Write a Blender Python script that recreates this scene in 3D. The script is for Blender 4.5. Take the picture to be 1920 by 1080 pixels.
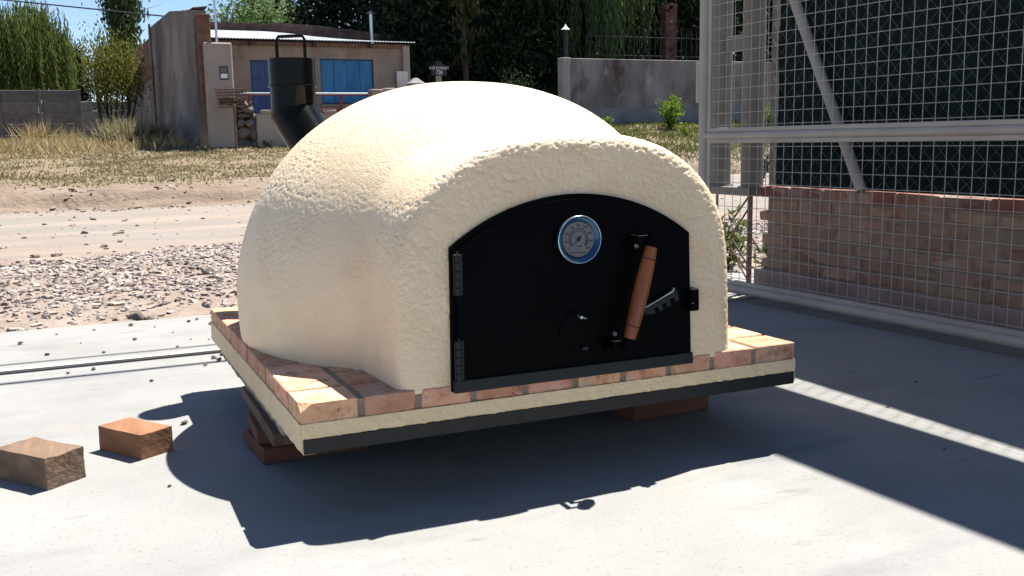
import bpy, bmesh, math, random
import numpy as np
from mathutils import Vector, Matrix, noise

random.seed(7); rng = np.random.default_rng(7)
scene = bpy.context.scene
for o in list(bpy.data.objects): bpy.data.objects.remove(o)
COL = scene.collection

# ------------------------------------------------------------------ camera
cam_d = bpy.data.cameras.new('camera'); cam = bpy.data.objects.new('camera', cam_d); COL.objects.link(cam)
CF = Vector((0.40611, 0.90156, -0.14896)); CR = Vector((0.91058, -0.41285, -0.0175))
CF.normalize(); CR = (CR - CF * CR.dot(CF)).normalized(); CU = CR.cross(CF)
cam.matrix_world = Matrix(((CR.x, CU.x, -CF.x, -0.450), (CR.y, CU.y, -CF.y, -2.194), (CR.z, CU.z, -CF.z, 0.890), (0, 0, 0, 1)))
cam_d.sensor_width = 36; cam_d.lens = 36 * 1839.05 / 1920; cam_d.clip_start = 0.05; cam_d.clip_end = 3000
scene.camera = cam
# ------------------------------------------------------------------ sky, sun, exposure
SUN = Vector((0.4545, 0.2271, 1.0)).normalized()
w = bpy.data.worlds.new('World'); scene.world = w; w.use_nodes = True
nt = w.node_tree; bg = nt.nodes['Background']; sky = nt.nodes.new('ShaderNodeTexSky')
sky.sky_type = 'NISHITA'; sky.sun_disc = False
sky.sun_elevation = math.asin(SUN.z); sky.sun_rotation = math.atan2(SUN.x, SUN.y)
sky.altitude = 1800; sky.air_density = 0.9; sky.dust_density = 0.0; sky.ozone_density = 3.0
hs_ = nt.nodes.new('ShaderNodeHueSaturation'); hs_.inputs['Saturation'].default_value = 0.95; hs_.inputs['Value'].default_value = 1.0
nt.links.new(sky.outputs[0], hs_.inputs['Color']); nt.links.new(hs_.outputs[0], bg.inputs[0]); bg.inputs[1].default_value = 0.066
sd = bpy.data.lights.new('sun', 'SUN'); sun = bpy.data.objects.new('sun', sd); COL.objects.link(sun)
sd.energy = 5.0; sd.angle = math.radians(0.53); sd.color = (1.0, 0.965, 0.90)
sun.rotation_euler = (-SUN).to_track_quat('-Z', 'Y').to_euler(); sun.location = (5, 3, 12)
scene.view_settings.view_transform = 'Standard'; scene.view_settings.look = 'None'
scene.view_settings.exposure = 1.33; scene.view_settings.gamma = 1.0; scene.view_settings.use_curve_mapping = False

# ------------------------------------------------------------------ materials
MATS = {}
def mat(name, stops, scale=6.0, rough=0.9, bump=0.0, bscale=60.0, metallic=0.0, stretch=(1, 1, 1), detail=4.0,
        rnd=None, rnd_amt=0.25, spec=0.3, second=None, trans=0.0, bdist=0.01, bstretch=(1, 1, 1), coat=0.0):
    """noise-driven procedural surface; stops = [(pos,(r,g,b))...]; second = (scale, color, lo, hi, stretch)"""
    if name in MATS: return MATS[name]
    m = bpy.data.materials.new(name); m.use_nodes = True; t = m.node_tree; N = t.nodes; L = t.links
    b = N['Principled BSDF']; b.inputs['Roughness'].default_value = rough; b.inputs['Metallic'].default_value = metallic
    b.inputs['Specular IOR Level'].default_value = spec
    if coat: b.inputs['Coat Weight'].default_value = coat
    tc = N.new('ShaderNodeTexCoord')
    def nz(sc, st, det=detail, rg=0.6):
        mp = N.new('ShaderNodeMapping'); mp.inputs['Scale'].default_value = st; L.new(tc.outputs['Object'], mp.inputs['Vector'])
        n = N.new('ShaderNodeTexNoise'); n.inputs['Scale'].default_value = sc; n.inputs['Detail'].default_value = det
        n.inputs['Roughness'].default_value = rg; L.new(mp.outputs[0], n.inputs['Vector']); return n
    n1 = nz(scale, stretch)
    rp = N.new('ShaderNodeValToRGB'); e = rp.color_ramp.elements
    while len(e) < len(stops): e.new(0.5)
    for i, (p, c) in enumerate(stops): e[i].position = p; e[i].color = (*c, 1)
    L.new(n1.outputs['Fac'], rp.inputs['Fac']); col = rp.outputs['Color']
    if second:
        for sc2, c2, lo, hi, st2 in (second if isinstance(second, list) else [second]):
            n2 = nz(sc2, st2); r2 = N.new('ShaderNodeMapRange'); r2.inputs['From Min'].default_value = lo; r2.inputs['From Max'].default_value = hi
            L.new(n2.outputs['Fac'], r2.inputs['Value']); mx = N.new('ShaderNodeMix'); mx.data_type = 'RGBA'
            L.new(r2.outputs[0], mx.inputs['Factor']); L.new(col, mx.inputs['A']); mx.inputs['B'].default_value = (*c2, 1); col = mx.outputs['Result']
    if rnd:
        if rnd == 'object': src = N.new('ShaderNodeObjectInfo').outputs['Random']
        else: src = N.new('ShaderNodeNewGeometry').outputs['Random Per Island']
        mr = N.new('ShaderNodeMapRange'); mr.inputs['To Min'].default_value = 1 - rnd_amt; mr.inputs['To Max'].default_value = 1 + rnd_amt
        L.new(src, mr.inputs['Value']); hs = N.new('ShaderNodeHueSaturation'); L.new(mr.outputs[0], hs.inputs['Value']); L.new(col, hs.inputs['Color'])
        h2 = N.new('ShaderNodeMath'); h2.operation = 'MULTIPLY'; h2.inputs[1].default_value = 7.31; L.new(src, h2.inputs[0])
        h3 = N.new('ShaderNodeMath'); h3.operation = 'FRACT'; L.new(h2.outputs[0], h3.inputs[0])
        h4 = N.new('ShaderNodeMapRange'); h4.inputs['To Min'].default_value = 0.5 - 0.06 * rnd_amt; h4.inputs['To Max'].default_value = 0.5 + 0.06 * rnd_amt
        L.new(h3.outputs[0], h4.inputs['Value']); L.new(h4.outputs[0], hs.inputs['Hue']); col = hs.outputs['Color']
    L.new(col, b.inputs['Base Color'])
    if bump:
        nb = nz(bscale, bstretch, 3.0, 0.65); bp = N.new('ShaderNodeBump'); bp.inputs['Strength'].default_value = bump; bp.inputs['Distance'].default_value = bdist
        L.new(nb.outputs['Fac'], bp.inputs['Height']); L.new(bp.outputs[0], b.inputs['Normal'])
    if trans:
        tr = N.new('ShaderNodeBsdfTranslucent'); L.new(col, tr.inputs['Color']); ms = N.new('ShaderNodeMixShader'); ms.inputs[0].default_value = trans
        L.new(b.outputs[0], ms.inputs[1]); L.new(tr.outputs[0], ms.inputs[2]); L.new(ms.outputs[0], N['Material Output'].inputs['Surface'])
    MATS[name] = m; return m
def flat(name, c, rough=0.6, metallic=0.0, spec=0.4, coat=0.0):
    return mat(name, [(0.3, tuple(x * 0.88 for x in c)), (0.7, tuple(min(1, x * 1.1) for x in c))], scale=30, rough=rough, metallic=metallic, spec=spec, coat=coat)

STUCCO = mat('cream_stucco', [(0.3, (0.84, 0.63, 0.395)), (0.7, (0.90, 0.70, 0.46))], scale=4, rough=0.46, bump=0.75, bscale=210, bdist=0.004, spec=0.8,
             second=[(6, (0.79, 0.55, 0.32), 0.50, 0.80, (1, 1, 1)), (60, (0.5, 0.34, 0.2), .70, .76, (1, 1, 1))])
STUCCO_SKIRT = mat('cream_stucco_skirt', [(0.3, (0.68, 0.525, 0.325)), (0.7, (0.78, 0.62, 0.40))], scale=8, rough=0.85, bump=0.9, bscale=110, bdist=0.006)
BRICK = mat('deck_brick', [(0.25, (0.45, 0.205, 0.12)), (0.5, (0.60, 0.33, 0.205)), (0.75, (0.66, 0.43, 0.30))], scale=14, rough=0.9, bump=0.8, bscale=90, bdist=0.006, rnd='object', rnd_amt=0.18,
            second=[(22, (0.36, 0.17, 0.10), 0.54, 0.68, (1, 1, 1)), (13, (0.34, 0.28, 0.22), 0.60, 0.72, (1, 1, 1)), (70, (0.16, 0.085, 0.06), 0.64, 0.72, (1, 1, 1))])
MORTAR = mat('mortar_grey', [(0.3, (0.19, 0.15, 0.115)), (0.7, (0.31, 0.26, 0.20))], scale=30, rough=0.95, bump=0.5, bscale=120)
UNDER = mat('rough_concrete', [(0.3, (0.20, 0.185, 0.16)), (0.7, (0.36, 0.33, 0.28))], scale=18, rough=0.95, bump=0.8, bscale=60, bdist=0.01)
BLACK = mat('black_paint', [(0.3, (0.0011, 0.0012, 0.0014)), (0.7, (0.0018, 0.0019, 0.0022))], scale=6, rough=0.5, spec=0.05, bump=0.06, bscale=25, bdist=0.003)
BLACK_EDGE = mat('black_paint_greyer', [(0.3, (0.007, 0.0075, 0.008)), (0.75, (0.015, 0.016, 0.0165))], scale=25, rough=0.55, spec=0.35, bump=0.15, bscale=60)  # greyer, slightly lighter black than the door paint
BLACK_GLOSS = mat('black_gloss_pipe', [(0.3, (0.003, 0.0035, 0.004)), (0.7, (0.006, 0.0065, 0.007))], scale=8, rough=0.2, spec=0.12, bump=0.05, bscale=30,
                  second=[(16, (0.05, 0.052, 0.056), 0.68, 0.76, (1, 1, .4))])
STEEL = flat('galvanised_steel', (0.55, 0.56, 0.57), rough=0.35, metallic=0.9)
WIRE = flat('galvanised_wire', (0.36, 0.345, 0.32), rough=0.5, metallic=0.25)
BEZEL = flat('blue_rim', (0.016, 0.065, 0.14), rough=0.25, metallic=0.6, spec=0.6, coat=0.5)
BEZEL_EDGE = flat('chrome_edge', (0.62, 0.78, 0.85), rough=0.18, metallic=0.9)
DIAL = flat('dial_white', (0.15, 0.15, 0.148), rough=0.5)
INK = flat('black_ink', (0.01, 0.01, 0.01), rough=0.8)
WOODH = mat('varnished_wood', [(0.3, (0.17, 0.043, 0.010)), (0.7, (0.27, 0.080, 0.021))], scale=18, stretch=(1, 1, 0.12), rough=0.3, bump=0.1, bscale=60, spec=0.5)
WOOD_RED = mat('red_hardwood', [(0.3, (0.17, 0.075, 0.037)), (0.55, (0.27, 0.13, 0.068)), (0.75, (0.34, 0.185, 0.105))], scale=9, stretch=(1, 0.22, 1), rough=0.85, bump=0.35, bscale=40, bstretch=(1, .12, 1))
WOOD_GREY = mat('weathered_wood', [(0.3, (0.10, 0.062, 0.04)), (0.55, (0.19, 0.125, 0.085)), (0.78, (0.29, 0.205, 0.15))], scale=11, stretch=(1, 0.18, 1), rough=0.92, bump=0.6, bscale=45, bstretch=(1, .1, 1))
WOOD_DARK = mat('dark_hardwood', [(0.3, (0.13, 0.048, 0.028)), (0.7, (0.21, 0.085, 0.05))], scale=9, stretch=(.2, 1, 1), rough=0.8, bump=0.3, bscale=40)
CONC = mat('pale_concrete', [(0.30, (0.205, 0.200, 0.192)), (0.5, (0.25, 0.245, 0.236)), (0.72, (0.285, 0.28, 0.27))], scale=1.3, rough=0.92, bump=0.25, bscale=35, bdist=0.006, stretch=(1, 1, 1), detail=12,
           second=[(2.2, (0.175, 0.173, 0.173), 0.54, 0.78, (0.5, 1.6, 1)), (6.5, (0.115, 0.114, 0.118), 0.63, 0.78, (.5, 1.7, 1)), (3.1, (0.28, 0.25, 0.21), 0.56, 0.8, (1, 1, 1)), (90, (0.17, 0.165, 0.16), .58, .70, (1, 1, 1))])
GRAVELDIRT = mat('gravel_dirt', [(0.3, (0.19, 0.14, 0.11)), (0.7, (0.30, 0.24, 0.20))], scale=3, rough=1, bump=0.6, bscale=30, bdist=0.03)
ROADDIRT = mat('road_dirt', [(0.3, (0.185, 0.158, 0.136)), (0.7, (0.235, 0.207, 0.18))], scale=1.2, rough=1, bump=0.5, bscale=14, bdist=0.03, stretch=(.35, 1, 1),
               second=[(4, (0.22, 0.17, 0.135), .58, .8, (.3, 1.5, 1)), (.6, (0.30, 0.23, 0.185), .5, .7, (.3, 1.5, 1))])
BANKDIRT = mat('bank_dirt', [(0.3, (0.17, 0.12, 0.085)), (0.55, (0.24, 0.18, 0.13)), (0.75, (0.29, 0.235, 0.175))], scale=1.6, rough=1, bump=0.9, bscale=9, bdist=0.06,
               second=[(1.6, (0.165, 0.135, 0.08), 0.40, 0.58, (1, 1, 1))])
STONE = mat('gravel_stone', [(0.3, (0.21, 0.18, 0.162)), (0.7, (0.38, 0.335, 0.305))], scale=6, rough=0.95, bump=0.3, bscale=80, rnd='island', rnd_amt=0.45)
PEBBLE = mat('dark_pebble', [(0.3, (0.07, 0.06, 0.055)), (0.7, (0.16, 0.14, 0.125))], scale=60, rough=0.95)
PLASTER = mat('tan_plaster', [(0.3, (0.24, 0.18, 0.142)), (0.7, (0.33, 0.26, 0.21))], scale=1.4, rough=0.95, bump=0.3, bscale=20, second=[(2.5, (0.19, 0.13, 0.10), .54, .72, (1, 1, .5)), (1.1, (0.22, 0.19, 0.17), .5, .7, (1, 1, .4))])
PLASTER_P = mat('pale_plaster', [(0.3, (0.27, 0.228, 0.195)), (0.7, (0.36, 0.305, 0.262))], scale=1.6, rough=0.95, bump=0.2, bscale=20, second=[(1.2, (0.27, 0.26, 0.26), .55, .8, (1, 1, .25))])
STREAK = mat('streaked_render', [(0.32, (0.115, 0.092, 0.083)), (0.5, (0.21, 0.175, 0.155)), (0.72, (0.33, 0.29, 0.26))], scale=1.0, stretch=(1, 0.42, 0.42), rough=0.95, bump=0.4, bscale=16,
             second=[(2.6, (0.36, 0.33, 0.30), .60, .72, (1, .45, .10)), (1.3, (0.10, 0.085, 0.08), .55, .72, (1, .5, .5)), (0.7, (0.15, 0.10, 0.08), .5, .7, (1, 1, 1))])
OLDBRICK = mat('old_brick', [(0.3, (0.115, 0.055, 0.042)), (0.6, (0.19, 0.095, 0.072)), (0.8, (0.27, 0.19, 0.155))], scale=3, rough=0.95, bump=0.7, bscale=14, bdist=0.03, stretch=(1, 1, 3))
PARAPET = mat('parapet_brick', [(0.3, (0.065, 0.042, 0.035)), (0.6, (0.13, 0.085, 0.07)), (0.8, (0.22, 0.165, 0.14))], scale=5, rough=0.95, bump=0.8, bscale=14, bdist=0.03)
GREYWALL = mat('grey_render', [(0.3, (0.10, 0.086, 0.083)), (0.5, (0.175, 0.157, 0.152)), (0.72, (0.265, 0.247, 0.24))], scale=0.9, stretch=(1.3, 1, 0.7), rough=0.95, bump=0.35, bscale=12,
               second=[(1.5, (0.075, 0.05, 0.046), .54, .70, (1, 1, .6)), (2.1, (0.30, 0.285, 0.275), .60, .74, (1, 1, .5))])
ROOF = mat('zinc_roof', [(0.3, (0.52, 0.53, 0.53)), (0.7, (0.66, 0.67, 0.67))], scale=2, rough=0.5, metallic=0.25, second=[(3, (0.42, 0.36, 0.31), .62, .8, (.6, 2, 1))])
BLUE = mat('blue_shutter', [(0.3, (0.022, 0.125, 0.29)), (0.7, (0.045, 0.21, 0.42))], scale=3, rough=0.6, stretch=(2, 1, .4), bump=0.1, bscale=20)
BLUE_DK = mat('blue_door', [(0.3, (0.03, 0.06, 0.17)), (0.7, (0.065, 0.11, 0.26))], scale=5, rough=0.5, stretch=(2, 1, .3))
REDPAINT = flat('red_oxide_paint', (0.19, 0.035, 0.03), rough=0.6)
RAILTOP = flat('silver_rail', (0.5, 0.5, 0.5), rough=0.4, metallic=0.4)
PANELC = mat('fence_concrete', [(0.3, (0.12, 0.108, 0.105)), (0.7, (0.185, 0.17, 0.163))], scale=2.2, rough=0.95, bump=0.4, bscale=20, rnd='object', rnd_amt=0.14)
PANELL = mat('fence_concrete_pale', [(0.3, (0.24, 0.225, 0.215)), (0.7, (0.32, 0.30, 0.28))], scale=2.2, rough=0.95, rnd='object', rnd_amt=0.1)
GATEP = mat('grey_gate_paint', [(0.3, (0.26, 0.245, 0.222)), (0.7, (0.33, 0.315, 0.288))], scale=6, rough=0.5, spec=0.4, second=[(20, (0.16, 0.13, 0.11), .70, .78, (1, .3, 1))])
POSTP = mat('taupe_post_paint', [(0.3, (0.13, 0.118, 0.098)), (0.7, (0.18, 0.166, 0.14))], scale=6, rough=0.6)
CLOTH = mat('dark_green_shade_cloth', [(0.3, (0.0035, 0.009, 0.010)), (0.7, (0.007, 0.017, 0.017))], scale=2.5, rough=0.9, spec=0.1, bump=0.4, bscale=6, bdist=0.03)
CHAIN = flat('chain_link_wire', (0.13, 0.15, 0.155), rough=0.6, metallic=0.4)
WALLBRICK = mat('wall_brick', [(0.28, (0.20, 0.105, 0.072)), (0.5, (0.265, 0.165, 0.118)), (0.72, (0.32, 0.222, 0.165))], scale=9, rough=0.95, bump=0.7, bscale=60, bdist=0.008, rnd='object', rnd_amt=0.17,
                second=[(5, (0.27, 0.20, 0.15), .50, .66, (1, .5, 1)), (9, (0.20, 0.06, 0.04), .64, .72, (1, .5, 1)), (26, (0.12, 0.05, 0.035), .70, .76, (1, 1, 1))])
WALLRED = mat('wall_brick_red', [(0.3, (0.17, 0.068, 0.05)), (0.7, (0.25, 0.12, 0.088))], scale=9, rough=0.95, bump=0.7, bscale=60, bdist=0.008, rnd='object', rnd_amt=0.3, second=[(5, (0.30, 0.21, 0.165), .56, .64, (1, .5, 1))])
WALLMORT = mat('wall_mortar', [(0.3, (0.17, 0.127, 0.097)), (0.7, (0.25, 0.195, 0.152))], scale=14, rough=0.95, bump=0.8, bscale=50, bdist=0.01)
BARK = mat('bark', [(0.3, (0.035, 0.025, 0.019)), (0.7, (0.08, 0.06, 0.045))], scale=6, stretch=(1, 1, .2), rough=0.95, bump=0.8, bscale=18, bstretch=(1, 1, .2), bdist=0.03)
IRON = flat('dark_iron', (0.02, 0.02, 0.022), rough=0.6)
RUST = mat('rusty_iron', [(0.3, (0.10, 0.055, 0.04)), (0.7, (0.20, 0.13, 0.10))], scale=20, rough=0.9)
WHITEP = flat('white_paint', (0.75, 0.76, 0.75), rough=0.5)
CABLE = flat('cable_black', (0.03, 0.03, 0.03), rough=0.7)
def leafmat(name, a, b, trans=0.3, amt=0.4):
    return mat(name, [(0.3, a), (0.7, b)], scale=0.8, rough=0.7, spec=0.08, rnd='island', rnd_amt=amt, trans=trans, detail=3)
L_WILLOW = leafmat('willow_leaf', (0.08, 0.115, 0.03), (0.16, 0.195, 0.06), 0.45)
L_POPLAR = leafmat('poplar_leaf', (0.035, 0.065, 0.025), (0.06, 0.095, 0.04), 0.2)
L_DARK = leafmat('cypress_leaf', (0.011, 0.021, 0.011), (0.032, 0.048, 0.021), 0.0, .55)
L_DARK_SUNLIT = leafmat('cypress_leaf_sunlit', (0.03, 0.035, 0.014), (0.075, 0.08, 0.035), 0.2, .5)  # lighter leaf colour, sunlight on the foliage painted in
L_MID = leafmat('pepper_leaf', (0.09, 0.15, 0.055), (0.18, 0.25, 0.11), 0.5)
L_SHRUB = leafmat('shrub_leaf', (0.13, 0.14, 0.03), (0.20, 0.20, 0.05), 0.35)
L_BRIGHT = leafmat('bright_leaf', (0.12, 0.20, 0.02), (0.20, 0.28, 0.04), 0.4)
L_GRASS = leafmat('verge_grass', (0.20, 0.168, 0.088), (0.29, 0.245, 0.145), 0.4, 0.35)
L_GREEN = leafmat('green_grass', (0.08, 0.11, 0.025), (0.16, 0.175, 0.055), 0.35)
L_DRY = leafmat('dry_grass', (0.33, 0.25, 0.125), (0.44, 0.35, 0.19), 0.3, 0.3)
L_OLIVE = leafmat('tussock', (0.22, 0.20, 0.11), (0.33, 0.29, 0.17), 0.4)

# ------------------------------------------------------------------ mesh helpers
class MB:
    def __init__(s): s.v = []; s.f = []; s.m = []
    def add(s, V, F, mi=0):
        k = len(s.v); s.v += [tuple(map(float, p)) for p in V]; s.f += [tuple(i + k for i in f) for f in F]; s.m += [mi] * len(F); return s
    def box(s, x0, x1, y0, y1, z0, z1, mi=0, M=None):
        V = [(x, y, z) for x in (x0, x1) for y in (y0, y1) for z in (z0, z1)]
        if M: V = [M @ Vector(p) for p in V]
        return s.add(V, [(0, 1, 3, 2), (4, 6, 7, 5), (0, 4, 5, 1), (2, 3, 7, 6), (0, 2, 6, 4), (1, 5, 7, 3)], mi)
    def hull(s, P, mi=0):
        bm = bmesh.new()
        for p in P: bm.verts.new(p)
        r = bmesh.ops.convex_hull(bm, input=list(bm.verts))
        for v in [v for v in bm.verts if not v.link_faces]: bm.verts.remove(v)
        bmesh.ops.recalc_face_normals(bm, faces=list(bm.faces)); bm.verts.index_update()
        V = [v.co.copy() for v in bm.verts]; F = [[v.index for v in f.verts] for f in bm.faces]; bm.free(); return s.add(V, F, mi)
    def cbox(s, x0, x1, y0, y1, z0, z1, c=0.003, jit=0.0, mi=0, M=None, r=random):
        P = []
        for sx, X in ((1, x0), (-1, x1)):
            for sy, Y in ((1, y0), (-1, y1)):
                for sz, Z in ((1, z0), (-1, z1)):
                    jx, jy, jz = (r.uniform(-jit, jit) for _ in range(3)); cc = c * r.uniform(.7, 1.5) if jit else c
                    P += [(X + jx + sx * cc, Y + jy + sy * cc, Z + jz), (X + jx + sx * cc, Y + jy, Z + jz + sz * cc), (X + jx, Y + jy + sy * cc, Z + jz + sz * cc)]
        if M: P = [M @ Vector(p) for p in P]
        return s.hull(P, mi)
    def tube(s, pts, r, n=8, mi=0, cap=True):
        pts = [Vector(p) for p in pts]; R = r if isinstance(r, (list, tuple)) else [r] * len(pts); V = []; F = []
        t = (pts[1] - pts[0]).normalized(); a = t.orthogonal().normalized()
        for i, p in enumerate(pts):
            t = ((pts[min(i + 1, len(pts) - 1)] - pts[max(i - 1, 0)])).normalized(); a = (a - t * a.dot(t)).normalized(); b = t.cross(a)
            for k in range(n):
                q = 2 * math.pi * k / n; V.append(p + (a * math.cos(q) + b * math.sin(q)) * R[i])
        for i in range(len(pts) - 1):
            for k in range(n): F.append((i * n + k, i * n + (k + 1) % n, (i + 1) * n + (k + 1) % n, (i + 1) * n + k))
        if cap: F.append(tuple(range(n - 1, -1, -1))); F.append(tuple((len(pts) - 1) * n + k for k in range(n)))
        return s.add(V, F, mi)
    def lathe(s, prof, c, ax=(0, 0, 1), n=24, mi=0):
        ax = Vector(ax).normalized(); a = ax.orthogonal().normalized(); b = ax.cross(a); c = Vector(c); V = []; F = []
        for (r, h) in prof:
            for k in range(n):
                q = 2 * math.pi * k / n; V.append(c + ax * h + (a * math.cos(q) + b * math.sin(q)) * max(r, 1e-5))
        for i in range(len(prof) - 1):
            for k in range(n): F.append((i * n + k, i * n + (k + 1) % n, (i + 1) * n + (k + 1) % n, (i + 1) * n + k))
        return s.add(V, F, mi)
    def prism(s, poly, f0, f1, mi=0):
        """poly 2-D list; f0/f1 map (a,b) to 3-D for the two ends"""
        n = len(poly); V = [f0(*p) for p in poly] + [f1(*p) for p in poly]
        F = [tuple(range(n)), tuple(range(2 * n - 1, n - 1, -1))] + [(i, (i + 1) % n, n + (i + 1) % n, n + i) for i in range(n)]
        return s.add(V, F, mi)
    def build(s, name, mats, parent=None, org=None, smooth=False, fix=True):
        me = bpy.data.meshes.new(name)
        O = Vector(org) if org is not None else (Vector(parent['_o']) if parent is not None and '_o' in parent else Vector((0, 0, 0)))
        me.from_pydata([(p[0] - O.x, p[1] - O.y, p[2] - O.z) for p in s.v], [], s.f)
        if not isinstance(mats, (list, tuple)): mats = [mats]
        for m in mats: me.materials.append(m)
        me.polygons.foreach_set('material_index', s.m)
        if fix:
            bm = bmesh.new(); bm.from_mesh(me); bmesh.ops.recalc_face_normals(bm, faces=list(bm.faces)); bm.to_mesh(me); bm.free()
        if smooth: smooth_mesh(me)
        return link(name, me, parent, O)
def smooth_mesh(me, ang=35):
    me.polygons.foreach_set('use_smooth', [True] * len(me.polygons))
    try: me.set_sharp_from_angle(angle=math.radians(ang))
    except Exception: pass
def link(name, me, parent=None, O=None):
    o = bpy.data.objects.new(name, me); COL.objects.link(o)
    if parent is not None: o.parent = parent; o['_o'] = list(O) if O is not None else list(parent['_o'])
    elif O is not None: o.location = O; o['_o'] = list(O)
    return o
def npmesh(name, V, F, mats, parent=None, smooth=False, O=(0, 0, 0)):
    if parent is not None: O = tuple(parent['_o'])
    me = bpy.data.meshes.new(name); V = np.asarray(V, float) - np.asarray(O)
    me.from_pydata(V.tolist(), [], F.tolist() if hasattr(F, 'tolist') else F)
    for m in (mats if isinstance(mats, (list, tuple)) else [mats]): me.materials.append(m)
    if smooth: smooth_mesh(me, 60)
    return link(name, me, parent, Vector(O) if parent is None else Vector(parent['_o']))
def tag(o, label=None, cat=None, group=None, kind=None):
    if label: o['label'] = label
    if cat: o['category'] = cat
    if group: o['group'] = group
    if kind: o['kind'] = kind
    return o
def thing(name, loc, label, cat, group=None):
    o = bpy.data.objects.new(name, None); COL.objects.link(o); o.location = loc; o['_o'] = list(loc); o.empty_display_size = 0.2
    return tag(o, label, cat, group)
def struct(o): o['kind'] = 'structure'; return o
def nz3(x, y, z, s): return noise.noise(Vector((x * s, y * s, z * s)))
def sstep(a): a = min(1, max(0, a)); return a * a * (3 - 2 * a)
def font_mesh(txt, size):
    c = bpy.data.curves.new('lettering', 'FONT'); c.body = txt; c.size = size; c.align_x = 'CENTER'; c.align_y = 'CENTER'; c.extrude = size * 0.02; c.resolution_u = 3
    o = bpy.data.objects.new('lettering', c); COL.objects.link(o); dg = bpy.context.evaluated_depsgraph_get()
    me = bpy.data.meshes.new_from_object(o.evaluated_get(dg)); V = [v.co.copy() for v in me.vertices]; F = [tuple(p.vertices) for p in me.polygons]
    bpy.data.objects.remove(o); bpy.data.curves.remove(c); return V, F

# ------------------------------------------------------------------ SETTING: ground, driveway, gravel, road, verge
def hgt(x, y):
    yb = 13.3 + 3.4 * sstep((x - 7) / 6) + 0.5 * nz3(x, 0, 3, 0.35)
    if y < yb: return 0.0
    top = 0.86 + 0.38 * sstep((x - 8) / 4)
    a = min(1, (y - yb) / max(0.5, 22.4 - yb))
    z = 0.15 * sstep((y - yb) / 0.45) + (top - 0.15) * a ** 0.85
    if y > 22.4: z += min(0.35, 0.012 * (y - 22.4))
    return z
def sheet(name, xs, ys, fz, m):
    V = [(x, y, fz(x, y)) for y in ys for x in xs]; nx = len(xs)
    F = [(j * nx + i, j * nx + i + 1, (j + 1) * nx + i + 1, (j + 1) * nx + i) for j in range(len(ys) - 1) for i in range(nx - 1)]
    o = npmesh(name, V, F, m, smooth=True); return struct(o)
def rng_(a, b, st): return list(np.arange(a, b + st * .5, st))
gx = [-900, -300, -120, -60, -30, -18, -12, -9] + rng_(-7, 26, 0.5) + [30, 40, 60, 120, 300, 900]
gy = [-600, -200, -60, -20, -9] + rng_(-7, 12.5, 1.5) + rng_(13, 24, 0.4) + rng_(25, 60, 2.5) + [80, 120, 250, 600, 1500]
sheet('ground', gx, gy, lambda x, y: hgt(x, y) - 0.10 - (0.06 if y < 13 else 0.0), BANKDIRT)
# concrete driveway: a real slab with a groove for the gate track
m = MB(); m.box(-9, 9, 2.165, 3.16, -0.14, 0.0); m.box(-9, 9, -9, 2.125, -0.14, -0.0005)
drive = struct(m.build('driveway', CONC))
m = MB(); m.box(-9, 9, 2.125, 2.165, -0.14, -0.03); t_ = tag(m.build('gate_track', IRON), 'dark narrow gate track groove set across the pale concrete', 'track')
m = MB(); m.box(-9, 9, 2.168, 2.215, 0.0005, 0.006); tag(m.build('track_strip', mat('track_strip', [(0.3, (0.30, 0.27, 0.24)), (0.7, (0.46, 0.42, 0.38))], scale=12, stretch=(.2, 1, 1), rough=.8)), 'flat worn metal strip lying beside the gate track groove', 'strip')
def grav_h(x, y):
    e = min(1, (y - 3.05) / 0.5)
    return -0.035 + 0.045 * sstep(e) + 0.02 * nz3(x, y, 0, 1.3) + 0.012 * nz3(x, y, 2, 5)
sheet('gravel_lane', rng_(-12, 14, 0.2), rng_(3.0, 7.4, 0.1), grav_h, GRAVELDIRT)
def road_h(x, y):
    e = (y - (6.55 + 0.12 * x + 0.3 * nz3(x, 0, 0, 0.6))) / 0.35
    z = -0.05 + 0.075 * sstep(e) + 0.012 * nz3(x, y, 1, 1.1) + 0.02 * math.sin((y - 7) * 1.7) * sstep(e)
    return z
sheet('dirt_road', rng_(-30, 60, 0.5), rng_(6.0, 18.5, 0.2), lambda x, y: road_h(x, y) - (0.35 * sstep((y - 13.2 - 3.4 * sstep((x - 7) / 6)) / 0.9)), ROADDIRT)
def verge_h(x, y):
    z = hgt(x, y); yb = 13.3 + 3.4 * sstep((x - 7) / 6) + 0.5 * nz3(x, 0, 3, 0.35)
    e = sstep((y - yb + 0.6) / 0.6)
    return z - 0.09 + 0.10 * e + e * (0.05 * nz3(x, y, 0, 0.9) + 0.035 * nz3(x, y, 4, 2.6) + 0.02 * nz3(x, y, 7, 7))
sheet('grass_verge', rng_(-8, 26, 0.14), rng_(12.4, 24, 0.12), verge_h, BANKDIRT)

DIRT = mat('red_dirt', [(0.3, (0.135, 0.094, 0.07)), (0.55, (0.215, 0.162, 0.122)), (0.75, (0.27, 0.22, 0.172))], scale=2.2, rough=1, bump=0.8, bscale=12, bdist=0.05, stretch=(.5, 1, 1))
def bank_h(x, y):
    yb = 13.3 + 3.4 * sstep((x - 7) / 6) + 0.5 * nz3(x, 0, 3, 0.35); u = y - yb
    return verge_h(x, y) + 0.03 - 0.10 * sstep((u - 1.0 + .7 * nz3(x, y, 6, 1.1)) / 1.0) - 0.10 * sstep((-u - 1.3 + .4 * nz3(x, 1, 6, .8)) / .6) + 0.05 * sstep(1 - abs(u - .25) / .22) * sstep(.4 + 1.5 * nz3(x, 0, 9, .5))
_bh = bank_h
bank_h = lambda x, y: _bh(x, y) + .022 * nz3(x, y, 1, 2.3) + .025 * nz3(x, y, 5, 6)
sheet('dirt_bank', rng_(-8, 20, 0.12), rng_(11.6, 18.6, 0.08), bank_h, DIRT)
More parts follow.
